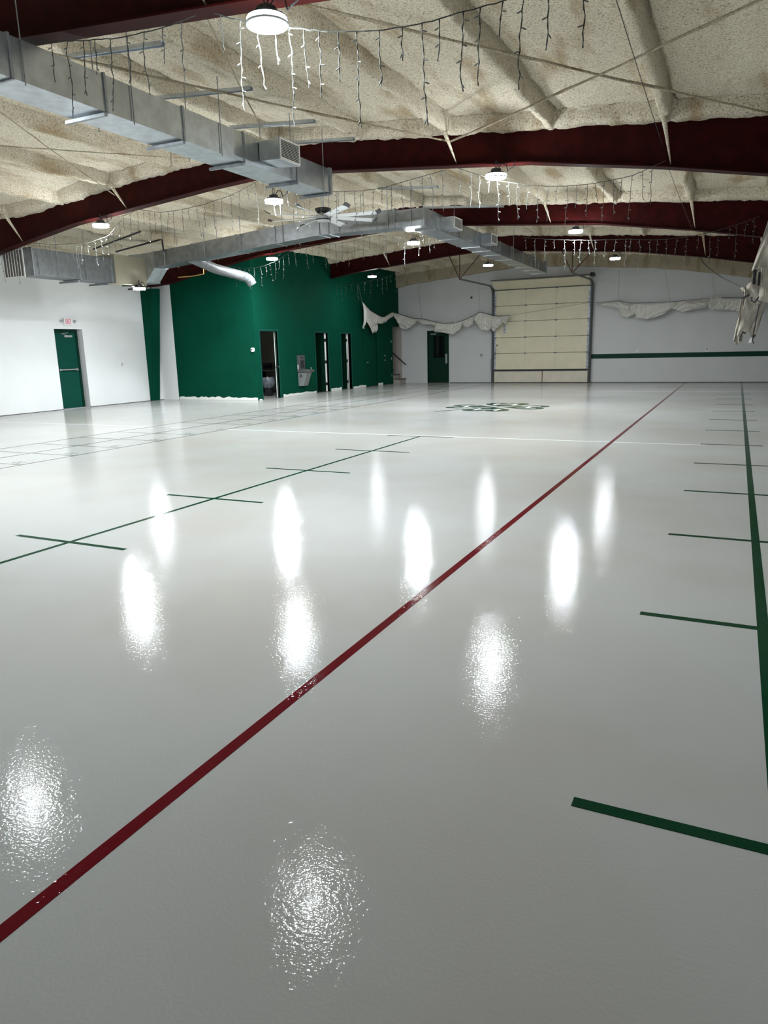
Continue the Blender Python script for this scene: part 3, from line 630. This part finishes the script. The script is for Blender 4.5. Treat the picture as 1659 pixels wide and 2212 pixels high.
# struts on the ceiling
for (x0,x1,y,l) in ((-7.2,-5.7,6.62,'galvanised strut channel under the foam, nearest of the row above the near duct'),(-7.2,-5.68,8.15,'galvanised strut channel under the foam, second of the row above the near duct'),(-7.15,-5.68,9.66,'galvanised strut channel under the foam, above the outlet box of the near duct'),(-7.1,-5.6,10.7,'galvanised strut channel under the foam, just before the second roof frame'),(-7.1,-5.75,14.62,'galvanised strut channel under the foam, above the bend of the crossing duct'),(-7.1,-5.1,17.1,'galvanised strut channel under the foam, in front of the third roof frame')):
    b=MB(); za,zc=zt(x0)-.06,zt(x1)-.06
    for (ya,yb,ta,tb_) in ((y-.03,y-.026,-.04,.0),(y+.026,y+.03,-.04,.0),(y-.03,y+.03,0,.004)):
        b.hexa([(x0,ya,za+ta),(x1,ya,zc+ta),(x1,yb,zc+ta),(x0,yb,za+ta),(x0,ya,za+tb_),(x1,ya,zc+tb_),(x1,yb,zc+tb_),(x0,yb,za+tb_)])
    b.build('strut_channel','galv',label=l,cat='strut',group='strut channels across the purlins')
# black pipe pieces over the left duct
for P,l in (([(-15.3,14.42,4.16),(-13.1,13.85,4.33)],'black pipe under the ceiling behind the left duct, nearer one'),([(-15.2,15.1,4.16),(-13.45,14.9,4.3),(-13.3,14.8,4.28),(-13.28,14.8,4.0)],'black pipe bent down onto the duct corner, farther one')):
    MB().tube(P,.022,8).build('gas_pipe','black',label=l,cat='pipe')
MB().tube([(-13.2,16.2,3.75),(-13.2,16.2,3.55),(-13.6,16.2,3.52),(-14.1,16.2,3.52)],.014,8).build('gas_pipe','brass',label='yellow gas pipe elbow behind the throat of the crossing duct',cat='pipe')

# ------------------------------------------------------------------ ceiling fan
fx,fy,fz=-7.68,13.25,4.07
fan=thing('ceiling_fan',(fx,fy,fz-.12),'large eight-bladed white ceiling fan with dark tips, above the hall centre','fan')
MB().tube([(fx,fy,fz+.14),(fx,fy,4.78)],.022,10).build('down_rod','chrome',fan)
MB().lathe([(0,.0),(.09,0),(.07,.10),(0,.1)],(fx,fy,4.72),20).build('canopy','grey',fan,smooth=True)
MB().lathe([(0,.165),(.155,.15),(.165,.13),(.13,.08),(.10,.05)],(fx,fy,fz),28).build('motor_cover','black',fan,smooth=True)
MB().lathe([(.10,.05),(.14,.045),(.145,-.05),(.15,-.055),(.15,-.075),(.13,-.10),(0,-.105)],(fx,fy,fz),28).build('hub','greyl',fan,smooth=True)
MB().lathe([(.151,-.05),(.155,-.055),(.155,-.072),(.151,-.077)],(fx,fy,fz),28).build('hub_ring','black',fan)
for k in range(8):
    a=2*PI*k/8+.13; ca,sa=math.cos(a),math.sin(a); 
    def T(u,v,z): return (fx+u*ca-v*sa,fy+u*sa+v*ca,fz+z)
    b=MB(); A=[]
    for i in range(10):
        u=.13+(1.12-.13)*i/9; wd=.055+.014*i/9; row=[]
        for j in range(6):
            s=-1+2*j/5; row.append(T(u,s*wd,-.0-.022*s+.010*(1-s*s)-.012))
        A.append(row)
    b.grid(A,.007,(0,0,1)); bl=b.build('blade','blade',fan,smooth=True)
    b=MB(); A=[]
    for i in range(4):
        u=1.115+.10*i/3; wd=.068-.004*i; A.append([T(u,s*wd,-.022*s+.01*(1-s*s)-.012+.035*(i/3)**1.5) for s in (-1,-.5,0,.5,1)])
    b.grid(A,.008,(0,0,1)); b.build('blade_tip','tip',bl,label='dark upturned blade tip')

# ------------------------------------------------------------------ icicle lights
def strand(b,x,y,z,L,r=.0038,far=False):
    n=max(3,int(L/.045)); P=[]; ox=oy=0
    for i in range(n+1):
        P.append((x+ox,y+oy,z-L*i/n)); ox+=random.uniform(-.010,.010); oy+=random.uniform(-.008,.008)
    b.cur=0; b.tube(P,r,4 if far else 5)
    if not far: b.tube([(p[0]+.006*math.cos(i*1.9),p[1]+.006*math.sin(i*1.9),p[2]) for i,p in enumerate(P)],r*.8,4)
    s=random.uniform(.05,.1)
    while s<L+.01:
        i=min(n,int(s/L*n)); p=P[i]; sg=random.choice((-1,1)); a=random.uniform(-.6,.6)
        d=Vector((sg*math.cos(a),random.uniform(-.4,.4),-.35 if s<L-.08 else -1.4)).normalized(); q=Vector(p)
        b.cur=1; b.tube([q,q+d*.010,q+d*.018,q+d*.034,q+d*.040],[.0025,.004,.0052,.0045,.001],6); b.cur=0
        s+=random.uniform(.10,.16)
def icicle(pts,y,label,lens=(.2,.62),step=.16,far=False,skip=()):
    x0=pts[0][0]; t=thing('icicle_light_string',(pts[0][0],y,pts[0][1]),label,'string light','icicle light strings across the hall')
    P=[];  
    xs_=[p[0] for p in pts]; zs_=[p[1] for p in pts]
    n=int((xs_[-1]-xs_[0])/.05)
    f=lambda x: float(np.interp(x,xs_,zs_))
    for i in range(n+1):
        x=xs_[0]+(xs_[-1]-xs_[0])*i/n; P.append((x,y+random.uniform(-.004,.004),f(x)+random.uniform(-.004,.004)))
    MB().tube(P,.0045,5).build('main_wire','wire',t)
    x=xs_[0]+.06; k=0; pat=[.30,.55,.42,.25,.62,.36,.50]
    while x<xs_[-1]-.03:
        L=pat[k%7]*random.uniform(.8,1.15)*(lens[1]/.62)
        b=MB(); strand(b,x,y,f(x),L,.0032 if not far else .0038,far); b.build('light_strand',['wire','bulb'],t)
        x+=step*random.uniform(.75,1.3); k+=1
def sag(x0,z0,x1,z1,s,n=9): return [(x0+(x1-x0)*i/n, z0+(z1-z0)*i/n - 4*s*(i/n)*(1-i/n)) for i in range(n+1)]
icicle([(-5.76,4.19),(-5.31,4.12),(-4.89,4.06),(-4.41,4.05),(-4.09,4.07)],5.15,'icicle light string over the near duct, left end of the nearest row')
icicle([(-3.9,4.05),(-3.59,3.93),(-3.39,3.87),(-3.15,3.8),(-2.84,3.72),(-2.57,3.67),(-2.35,3.65),(-2.07,3.64)],5.15,'icicle light string hanging around the nearest lamp')
icicle([(-2.07,3.64),(-1.84,3.65),(-1.52,3.66),(-1.2,3.70),(-.95,3.78)],5.15,'icicle light string right of the nearest lamp, at the top of the picture')
icicle([(-14.6,3.6),(-14.1,3.66),(-13.31,3.77),(-12.8,3.69),(-12.31,3.67)],11.0,'icicle light string in front of the big return-air grille',far=True,step=.15)
icicle([(-12.31,3.67),(-11.8,3.64),(-11.22,3.73),(-10.85,3.98)],11.0,'icicle light string around the left lamp in front of the tan panel',far=True,step=.15)
icicle([(-10.85,4.05),(-10.38,4.13),(-9.9,4.03),(-9.49,4.02),(-8.84,4.06),(-8.22,4.15),(-7.61,4.32)],11.0,'icicle light string under the left slope of the second roof frame',far=True,step=.16)
icicle([(-7.55,4.28),(-7.24,4.2),(-6.8,4.04),(-6.21,3.99),(-5.6,3.94),(-5.24,3.95),(-4.68,4.02),(-4.2,4.08)],11.0,'icicle light string running behind the end of the near duct',far=True,step=.16)
icicle([(-4.03,4.09),(-3.67,3.95),(-3.38,3.84),(-2.96,3.73),(-2.5,3.66),(-2.34,3.65),(-2.0,3.64),(-1.48,3.68),(-1.05,3.82)],11.0,'icicle light string around the lamp right of the fan',far=True,step=.15)
icicle(sag(-13.0,3.85,-10.7,4.15,.28),17.0,'icicle light string in front of the green wall around its left lamp',far=True,step=.17)
icicle(sag(-10.64,4.18,-8.4,4.22,.08),17.0,'icicle light string seen below the fan, left part',far=True,step=.17)
icicle(sag(-8.3,4.22,-6.7,4.2,.05),17.0,'icicle light string seen below the crossing duct near its bend',far=True,step=.17)
icicle(sag(-4.6,3.86,-2.3,3.64,.04),17.0,'icicle light string around the lamp above the garage door',far=True,step=.18)
icicle(sag(-2.3,3.64,.2,3.86,.16),17.0,'icicle light string against the farthest roof frame at right',far=True,step=.18)
icicle(sag(-13.0,3.7,-10.4,4.0,.1),23.1,'faint icicle light string at the right half of the green wall',far=True,step=.22)

# ------------------------------------------------------------------ cloth swags and drapes
def swag(name,top,bot,label,nfold=5,amp=.05,bulge=.12,n_=(0,-1,0),parent=None,cat='cloth',nu=70,nv=16,seed=0,mt='cloth'):
    top=[Vector(p) for p in top]; bot=[Vector(p) for p in bot]
    def at(P,t):
        t=t*(len(P)-1); k=min(int(t),len(P)-2); f=t-k; return P[k].lerp(P[k+1],f)
    A=[]; nn=Vector(n_)
    for i in range(nv+1):
        v=i/nv; row=[]
        for j in range(nu+1):
            u=j/nu; p=at(top,u).lerp(at(bot,u),v)
            arc=math.sin(PI*u)
            o=bulge*math.sin(PI*min(1,v*1.05))*(.6+.4*math.sin(3*u+seed))+amp*math.sin(2*PI*nfold*(v*(.35+.65*arc)+.16*math.sin(5*u+seed)))*(.3+.7*v)+.35*amp*math.sin(2*PI*(u*9+seed)+3*v)*(1-v*.5)
            row.append(tuple(p+nn*o))
        A.append(row)
    b=MB().grid(A,.006,n_)
    return b.build(name,mt,parent,smooth=True,label=label,cat=cat)
# left swag: thing with parts
sw=thing('cloth_swag',(-10.5,28.2,2.2),'ivory cloth swag on black cord between the green wall and garage door','cloth swag')
Yw=28.25
segs=[([(-13.0,27.75,2.93),(-12.85,Yw,2.84),(-12.4,Yw,2.70),(-12.0,Yw,2.62)],[(-12.95,27.9,2.75),(-12.8,Yw,2.28),(-12.55,Yw,2.22),(-12.1,Yw,2.5)]),
([(-12.05,Yw,2.62),(-11.86,Yw,2.61),(-11.5,Yw,2.52),(-11.2,Yw,2.46)],[(-12.0,Yw,2.5),(-11.8,Yw,2.38),(-11.5,Yw,2.40),(-11.25,Yw,2.34)]),
([(-11.2,Yw,2.46),(-10.94,Yw,2.41),(-10.5,Yw,2.40),(-10.05,Yw,2.47)],[(-11.3,Yw,2.10),(-10.85,Yw,2.04),(-10.5,Yw,1.94),(-10.15,Yw,2.20)]),
([(-10.05,Yw,2.48),(-9.85,Yw,2.55),(-9.6,Yw,2.62)],[(-10.02,Yw,2.28),(-9.85,Yw,2.20),(-9.62,Yw,2.38)]),
([(-9.6,Yw,2.63),(-9.35,Yw,2.78),(-9.0,Yw,2.68),(-8.8,Yw,2.62)],[(-9.55,Yw,2.45),(-9.3,Yw,2.10),(-9.0,Yw,2.06),(-8.85,Yw,2.2)]),
([(-8.85,Yw,2.62),(-8.63,Yw,2.60),(-8.4,Yw,2.60)],[(-8.95,Yw,2.3),(-8.78,Yw,2.02),(-8.45,Yw,2.3)]),
([(-8.42,Yw,2.6),(-8.12,Yw,2.62)],[(-8.45,Yw,2.38),(-8.28,Yw,2.30)])]
for i,(a,c) in enumerate(segs): swag('cloth_fold',a,c,None,3,.03,.11,parent=sw,cat=None,seed=i*1.3)
gx=-12.93
for i,(a,c) in enumerate([([(gx,24.98,3.22),(gx,25.1,3.15),(gx,25.25,3.05)],[(gx,24.99,2.24),(gx,25.08,2.22),(gx,25.3,2.62)]),
([(gx,25.05,3.18),(gx,25.6,2.93),(gx,26.25,2.75)],[(gx,25.12,2.80),(gx,25.45,2.36),(gx,25.8,2.06),(gx,26.15,2.12),(gx,26.35,2.5)]),
([(gx,26.1,2.8),(gx,26.6,2.70),(gx,27.0,2.72)],[(gx,26.15,2.45),(gx,26.6,2.44),(gx,27.05,2.52)]),
([(gx,26.95,2.72),(gx,27.4,2.86),(gx,27.75,2.93)],[(gx,27.0,2.55),(gx,27.4,2.68),(gx,27.7,2.75)])]):
    swag('cloth_fold',a,c,None,3,.03,.10,(1,0,0),sw,cat=None,seed=i*2.1+.5,nu=40,nv=20)
b=MB(); path=[(gx,24.98,3.22),(gx,25.6,2.95),(gx,26.3,2.77),(gx,26.95,2.74),(gx,27.75,2.95),(-12.85,Yw,2.86),(-12.3,Yw,2.68),(-11.86,Yw,2.64),(-10.94,Yw,2.42),(-10.4,Yw,2.41),(-9.9,Yw,2.55),(-9.35,Yw,2.80),(-8.63,Yw,2.61),(-8.12,Yw,2.62)]
b.tube(path,.010,6)
for i in range(60):
    t=random.random()*(len(path)-1); k=int(t); p=Vector(path[k]).lerp(Vector(path[min(k+1,len(path)-1)]),t-k); b.tube([p,p+Vector((random.uniform(-.05,.05),random.uniform(-.03,.03),random.uniform(-.01,.06)))],.004,4)
b.build('cord','black',sw,label='black tangled cord')
for a,r_ in (([(gx,24.98,3.22),(gx+.02,24.72,3.75)],.006),([(gx,24.98,3.22),(gx+.02,24.5,3.42)],.004),([(-11.86,Yw,2.64),(-12.0,Yw,3.86),(-12.0,YF-.25,4.0)],.005),([(-9.38,Yw,2.8),(-9.4,Yw,4.2)],.004),([(-8.12,Yw,2.62),(-5.0,Yw,2.97),(-4.85,Yw,2.95)],.005)): MB().tube(a,r_,5).build('hanging_cord','grey',sw)
# right swag
sw2=thing('cloth_swag',(-2.4,28.3,2.3),'ivory cloth swag on the far wall above the green stripe','cloth swag')
Yw=28.3
for i,(a,c) in enumerate([([(-4.85,Yw,2.93),(-4.4,Yw,2.94),(-4.04,Yw,2.97),(-3.6,Yw,2.84)],[(-4.85,Yw,2.88),(-4.4,Yw,2.78),(-4.1,Yw,2.72),(-3.7,Yw,2.6)]),
([(-4.05,Yw,2.9),(-3.75,Yw,2.86),(-3.5,Yw,2.8)],[(-3.95,Yw,2.45),(-3.7,Yw,2.36),(-3.45,Yw,2.5)]),
([(-3.55,Yw,2.84),(-3.02,Yw,2.81),(-2.24,Yw,2.82),(-2.0,Yw,2.82)],[(-3.4,Yw,2.34),(-3.0,Yw,2.28),(-2.5,Yw,2.42),(-2.1,Yw,2.7)]),
([(-2.24,Yw,2.82),(-1.8,Yw,2.86),(-1.48,Yw,2.82),(-1.1,Yw,2.82)],[(-2.2,Yw,2.62),(-1.85,Yw,2.48),(-1.5,Yw,2.55),(-1.1,Yw,2.6)]),
([(-1.4,Yw,2.86),(-1.1,Yw,2.84),(-.85,Yw,2.86)],[(-1.3,Yw,2.66),(-1.1,Yw,2.6),(-.9,Yw,2.66)]),
([(-.98,Yw,2.95),(-.8,Yw,2.98),(-.55,Yw,2.88)],[(-1.0,Yw,2.5),(-.8,Yw,2.52),(-.55,Yw,2.5)]),
([(-.6,Yw,2.86),(-.2,Yw,2.85),(.2,Yw,2.84),(.5,Yw,2.84)],[(-.55,Yw,2.52),(-.2,Yw,2.45),(.1,Yw,2.4),(.5,Yw,2.45)])]):
    swag('cloth_fold',a,c,None,3,.035,.13,parent=sw2,cat=None,seed=i*1.7+.4)
b=MB(); b.tube([(-4.85,Yw,2.95),(-4.04,Yw,2.98),(-3.6,Yw,2.87),(-2.24,Yw,2.85),(-.85,Yw,2.92),(.5,Yw,2.88)],.007,5); b.build('cord','black',sw2)
for a,c in (((-4.05,Yw,2.98),(-4.08,Yw,4.05)),((-2.28,Yw,2.85),(-2.5,Yw,3.9)),((-.82,Yw,2.92),(-.97,Yw,3.65))): MB().tube([a,c],.004,5).build('hanging_cord','grey',sw2)
# drape at the right edge
dr=thing('hanging_drape',(.2,12.0,1.35),'bunched ivory drape tied with black straps, hanging by the right wall','drape')
yd2=12.0
def dsw(a,c,seed,y,nf=2,amp=.03,mt='cloth'): swag('cloth_fold',[(x,y,z) for x,z in a],[(x,y,z) for x,z in c],None,nf,amp,.06,(0,-1,0),dr,cat=None,seed=seed,nu=24,nv=40,mt='clothd')
dsw([(.27,3.15),(.34,3.15),(.5,3.15)],[(.10,2.42),(.22,2.44),(.5,2.4)],.3,yd2)
dsw([(.12,2.36),(.22,2.44),(.4,2.4)],[(.02,2.14),(.12,2.02),(.3,2.05)],1.1,yd2-.05)
dsw([(.05,2.2),(.08,2.2)],[(-.03,2.19),(.06,2.04)],.1,yd2-.04)
dsw([(.22,2.45),(.35,2.45),(.6,2.45)],[(.22,2.0),(.36,1.96),(.6,1.9)],2.0,yd2-.09)
dsw([(.0,2.06),(.03,2.07),(.06,2.05)],[(-.06,1.45),(-.02,1.38),(.06,1.44)],.8,yd2+.02)
dsw([(.05,2.03),(.14,2.0),(.26,1.98)],[(-.02,1.52),(.08,1.52),(.16,1.62)],1.9,yd2-.04)
dsw([(.16,1.98),(.24,1.99),(.32,2.0)],[(.12,1.60),(.17,1.50),(.23,1.54)],2.9,yd2-.02)
dsw([(.20,1.95),(.26,1.9),(.31,1.9)],[(.17,1.42),(.2,1.46),(.23,1.5)],3.9,yd2+.03)
b=MB(); b.box(.125,.165,yd2-.19,yd2-.17,2.22,2.42); b.box(.19,.22,yd2-.2,yd2-.18,2.2,2.38); b.tube([(.0,yd2-.1,2.04),(.05,yd2-.13,2.06),(.1,yd2-.14,2.085)],.012,6); b.tube([(.13,yd2-.16,2.05),(.13,yd2-.17,2.0),(.17,yd2-.18,1.97),(.22,yd2-.17,2.05)],.012,6)
b.tube([(.06,yd2-.13,1.57),(.04,yd2-.14,1.53),(.02,yd2-.13,1.44)],.008,6); b.tube([(.09,yd2-.13,1.55),(.05,yd2-.15,1.57)],.010,6); b.tube([(.235,yd2-.13,1.95),(.21,yd2-.14,1.7),(.19,yd2-.13,1.45),(.21,yd2-.13,1.40)],.008,6); b.build('strap','black',dr,label='black straps')
MB().hexa([(.14,yd2-.12,1.41),(.18,yd2-.12,1.42),(.18,yd2-.115,1.42),(.14,yd2-.115,1.41),(.15,yd2-.12,1.47),(.185,yd2-.12,1.5),(.185,yd2-.115,1.5),(.15,yd2-.115,1.47)]).build('care_tag','plast',dr)
MB().tube([(.3,yd2,3.1),(.33,yd2+.1,3.9),(.34,yd2+.1,4.2)],.008,6).build('hanging_cord','black',dr)
MB().tube([(-1.15,22.95,3.78),(-1.0,22.1,3.52),(-.80,21.0,3.27),(-.62,20.0,3.07),(-.41,18.5,2.83),(-.21,17.0,2.63),(-.08,15.7,2.47),(.03,14.5,2.35),(.11,13.2,2.22),(.11,12.05,2.14)],.012,8).build('slack_cable','black',label='slack black cable drooping from the farthest roof frame to the bunched drape',cat='cable')

# ------------------------------------------------------------------ wall fittings
def outlet(x,y,z,axis,label,m='plast'):
    if axis=='x':
        o=MB().rbox(x,x+.006,y-.035,y+.035,z-.058,z+.058,.006,0).build('wall_outlet',m,label=label,cat='outlet')
        b=MB()
        for s in (-1,1):
            for q in (-1,1): b.box(x+.0062,x+.008,y+q*.022-.008,y+q*.022+.008,z+s*.025-.012,z+s*.025+.012)
        b.build('socket','dark',o)
    else:
        o=MB().rbox(x-.058,x+.058,y-.006,y,z-.058,z+.058,.006,1).build('wall_outlet',m,label=label,cat='outlet')
        b=MB()
        for s in (-1,1):
            for q in (-1,1): b.box(x+q*.025-.012,x+q*.025+.012,y-.008,y-.0062,z+s*.025-.014,z+s*.025+.014)
        b.build('socket','dark',o)
    return o
outlet(XL+.001,16.56,1.18,'x','white double outlet on the left wall, right of the exit door')
outlet(-3.38,YF-.001,1.18,'y','white outlet above the green stripe, nearer the garage door')
outlet(-.98,YF-.001,1.18,'y','white outlet above the green stripe, farther right')
outlet(-9.42,YF-.001,1.11,'y','grey outlet between the far green door and the garage door','greyl')
MB().tube([(-9.85,YF-.001,3.4),(-9.85,YF-.03,3.4)],.04,12).build('wall_vent','dark',label='small dark round vent high on the far wall',cat='vent')
b=MB(); b.tube([(-8.98,YF-.02,1.0),(-9.02,YF-.02,.8),(-9.04,YF-.02,.6),(-8.99,YF-.02,.52),(-8.95,YF-.02,.55)],.006,6); b.build('pull_cord','grey',label='thin cord looped left of the garage door track',cat='cord')
# thermostat
t=MB().rbox(-13.26,-13.14,GY-.03,GY-.001,1.46,1.58,.02,1).build('thermostat','plast',label='white thermostat on the green wall beside the office door',cat='thermostat')
B(-13.245,-13.205,GY-.032,GY-.0302,1.50,1.54).build('display','dark',t)
# exit sign
ex=thing('exit_sign',(XL,14.7,2.28),'white EXIT sign with red letters and two emergency lamp heads, above the left door','sign')
MB().rbox(XL+.001,XL+.055,14.56,14.86,2.30,2.50,.012,0).build('case','plast',ex)
fc=B(XL+.055,XL+.058,14.60,14.84,2.315,2.485).build('sign_face','exitface',ex)
b=MB(); xf0,xf1=XL+.0582,XL+.0612; z0,z1=2.335,2.465; s=.012
def ls(y0,y1,za,zb_): b.box(xf0,xf1,y0,y1,za,zb_)
y=14.615; ls(y,y+s,z0,z1); ls(y+s,y+.04,z1-s,z1); ls(y+s,y+.036,(z0+z1)/2-s/2,(z0+z1)/2+s/2); ls(y+s,y+.04,z0,z0+s)
y=14.665; w=.048
for (ya,yb) in ((y,y+w),(y+w,y)): b.hexa([(xf0,min(ya,ya+s) if ya<yb else ya-s,z0),(xf1,min(ya,ya+s) if ya<yb else ya-s,z0),(xf1,ya+s if ya<yb else ya,z0),(xf0,ya+s if ya<yb else ya,z0),(xf0,yb-s if ya<yb else yb,z1),(xf1,yb-s if ya<yb else yb,z1),(xf1,yb if ya<yb else yb+s,z1),(xf0,yb if ya<yb else yb+s,z1)])
y=14.727; ls(y,y+s,z0,z1); y=14.75; ls(y,y+.055,z1-s,z1); ls(y+.0215,y+.0215+s,z0,z1-s)
b.build('letters','redp',fc,label='red letters reading EXIT')
for y,s in ((14.50,-1),(14.92,1)):
    MB().tube([(XL+.03,y-s*.06,2.42),(XL+.04,y,2.42)],.008,6).build('lamp_arm','greyl',ex)
    MB().tube([(XL+.03,y,2.42),(XL+.06,y+s*.01,2.415),(XL+.075,y+s*.012,2.41)],[.02,.038,.036],14).build('lamp_head','greyl',ex,smooth=True)
# drinking fountain
df=thing('drinking_fountain',(GX,20.8,.3),'grey wall-mounted drinking fountain with bottle filler on the green wall','drinking fountain')
x=GX+.001
MB().rbox(x,x+.10,20.52,20.86,.86,1.31,.01,0).build('bottle_filler','grey',df,bevel=.004)
B(x+.1,x+.103,20.57,20.81,.90,1.16).build('filler_recess','lampb',df); B(x+.1,x+.104,20.60,20.78,1.22,1.25).build('display','dark',df)
b=MB(); b.hexa([(x,20.50,.76),(x+.42,20.56,.76),(x+.42,20.92,.76),(x,20.98,.76),(x,20.50,.86),(x+.42,20.56,.84),(x+.42,20.92,.84),(x,20.98,.86)]); b.build('basin','grey',df,bevel=.012)
b=MB(); b.tube([(x+.36,20.8,.84),(x+.37,20.8,.89),(x+.34,20.8,.92)],[.02,.016,.01],10); b.build('bubbler','chrome',df,smooth=True)
b=MB(); b.hexa([(x,20.56,.31),(x+.17,20.6,.31),(x+.17,20.88,.31),(x,20.92,.31),(x,20.54,.76),(x+.33,20.58,.76),(x+.33,20.90,.76),(x,20.94,.76)]); b.build('cabinet','cab',df,bevel=.008)
b=MB()
for k in range(6): b.box(x+.03+.02*k,x+.04+.02*k,20.552,20.556,.60,.70)
b.build('side_vents','dark',df)
MB().box(x+.02,x+.05,20.515,20.519,.86,1.0).build('edge_trim','plast',df)
# handrail and stairs
st=thing('staircase',(-13.3,28.35,0),'bottom steps of a stair behind the end of the green wall','stairs')
for k in range(9):
    xx=-12.83-.27*k; 
    B(xx-.27,xx,28.06,YF-.01,.0,.165+.18*k).build('riser_block','beigek',st); B(xx-.27,xx+.025,28.05,YF-.01,.165+.18*k,.195+.18*k).build('tread','tread',st)
hr=thing('handrail',(-13.2,28.62,.8),'black handrail sloping down the far wall beside the stair','handrail')
MB().tube([(-15.3,28.6,2.93),(-12.81,28.6,.80),(-12.76,28.6,.78)],.022,10).build('rail','black',hr)
for x in (-13.1,-14.6): MB().tube([(x,28.6,.80+(-12.81-x)*.855),(x,28.62,.74+(-12.81-x)*.855),(x,YF,.74+(-12.81-x)*.855)],.009,6).build('rail_bracket','black',hr)
# office contents seen through the first opening
ct=thing('office_counter',(-15.1,21.6,0),'counter inside the dark office behind the first opening','counter')
B(-15.9,-14.6,21.0,22.6,.79,.83).build('counter_top','woodt',ct); B(-15.9,-15.84,21.0,22.6,0,.79).build('side_panel','dark',ct); B(-15.8,-14.7,21.2,22.6,.17,.20).build('shelf','woodt',ct); B(-14.66,-14.6,22.5,22.6,0,.79).build('leg','dark',ct)
pr=MB().rbox(-15.2,-14.75,21.5,21.95,.832,1.07,.02,2).build('printer','grey',label='dark office machine standing on the counter inside the office',cat='printer')
B(-15.15,-14.8,21.49,21.4995,.90,1.0).build('paper_slot','dark',pr)
bn=thing('waste_bin',(-14.15,20.3,0),'dark waste bin with a loose bag in the office doorway','bin')
MB().lathe([(.0,.0),(.14,0),(.19,.55),(.18,.55),(.13,.02),(0,.02)],(-14.15,20.3,0),20).build('bin_body','lampb',bn,smooth=True)
b=MB(); A=[]
for i in range(6):
    A.append([(-14.15+(.19+.05*math.sin(i*.7)+.02*math.sin(j*2.3+i))*math.cos(2*PI*j/24),20.3+(.19+.05*math.sin(i*.7)+.02*math.cos(j*1.9+i))*math.sin(2*PI*j/24),.62-.07*i+.015*math.sin(j*1.7)) for j in range(25)])
b.grid(A); b.build('bin_liner','bagm',bn,smooth=True,label='translucent grey liner')

# ------------------------------------------------------------------ world, camera
w=bpy.data.worlds.new('World'); SC.world=w; w.use_nodes=True
w.node_tree.nodes['Background'].inputs[0].default_value=(.5,.55,.6,1); w.node_tree.nodes['Background'].inputs[1].default_value=.01
yaw,pitch,roll,foc=-.4549,-.2246,-.024,1540.75
fw=Vector((math.sin(yaw)*math.cos(pitch),math.cos(yaw)*math.cos(pitch),math.sin(pitch)))
r=Vector((math.cos(yaw),-math.sin(yaw),0)); u=r.cross(fw)
r2=math.cos(roll)*r+math.sin(roll)*u; u2=-math.sin(roll)*r+math.cos(roll)*u
cd=bpy.data.cameras.new('camera'); cam=bpy.data.objects.new('camera',cd); COL.objects.link(cam)
mw=Matrix(((r2.x,u2.x,-fw.x,0),(r2.y,u2.y,-fw.y,0),(r2.z,u2.z,-fw.z,1.45),(0,0,0,1))); cam.matrix_world=mw
cd.sensor_fit='VERTICAL'; cd.sensor_height=32; cd.lens=foc/2212*32; cd.clip_start=.05; cd.clip_end=100
SC.camera=cam
vs=SC.view_settings; vs.view_transform='Standard'; vs.look='None'; vs.gamma=1; vs.exposure=1.8; vs.use_curve_mapping=False
try:
    SC.cycles.use_denoising=True; SC.cycles.sample_clamp_indirect=6; SC.cycles.max_bounces=8; SC.cycles.diffuse_bounces=5; SC.cycles.glossy_bounces=4; SC.cycles.caustics_reflective=False; SC.cycles.use_light_tree=True
except Exception as e: print(e)
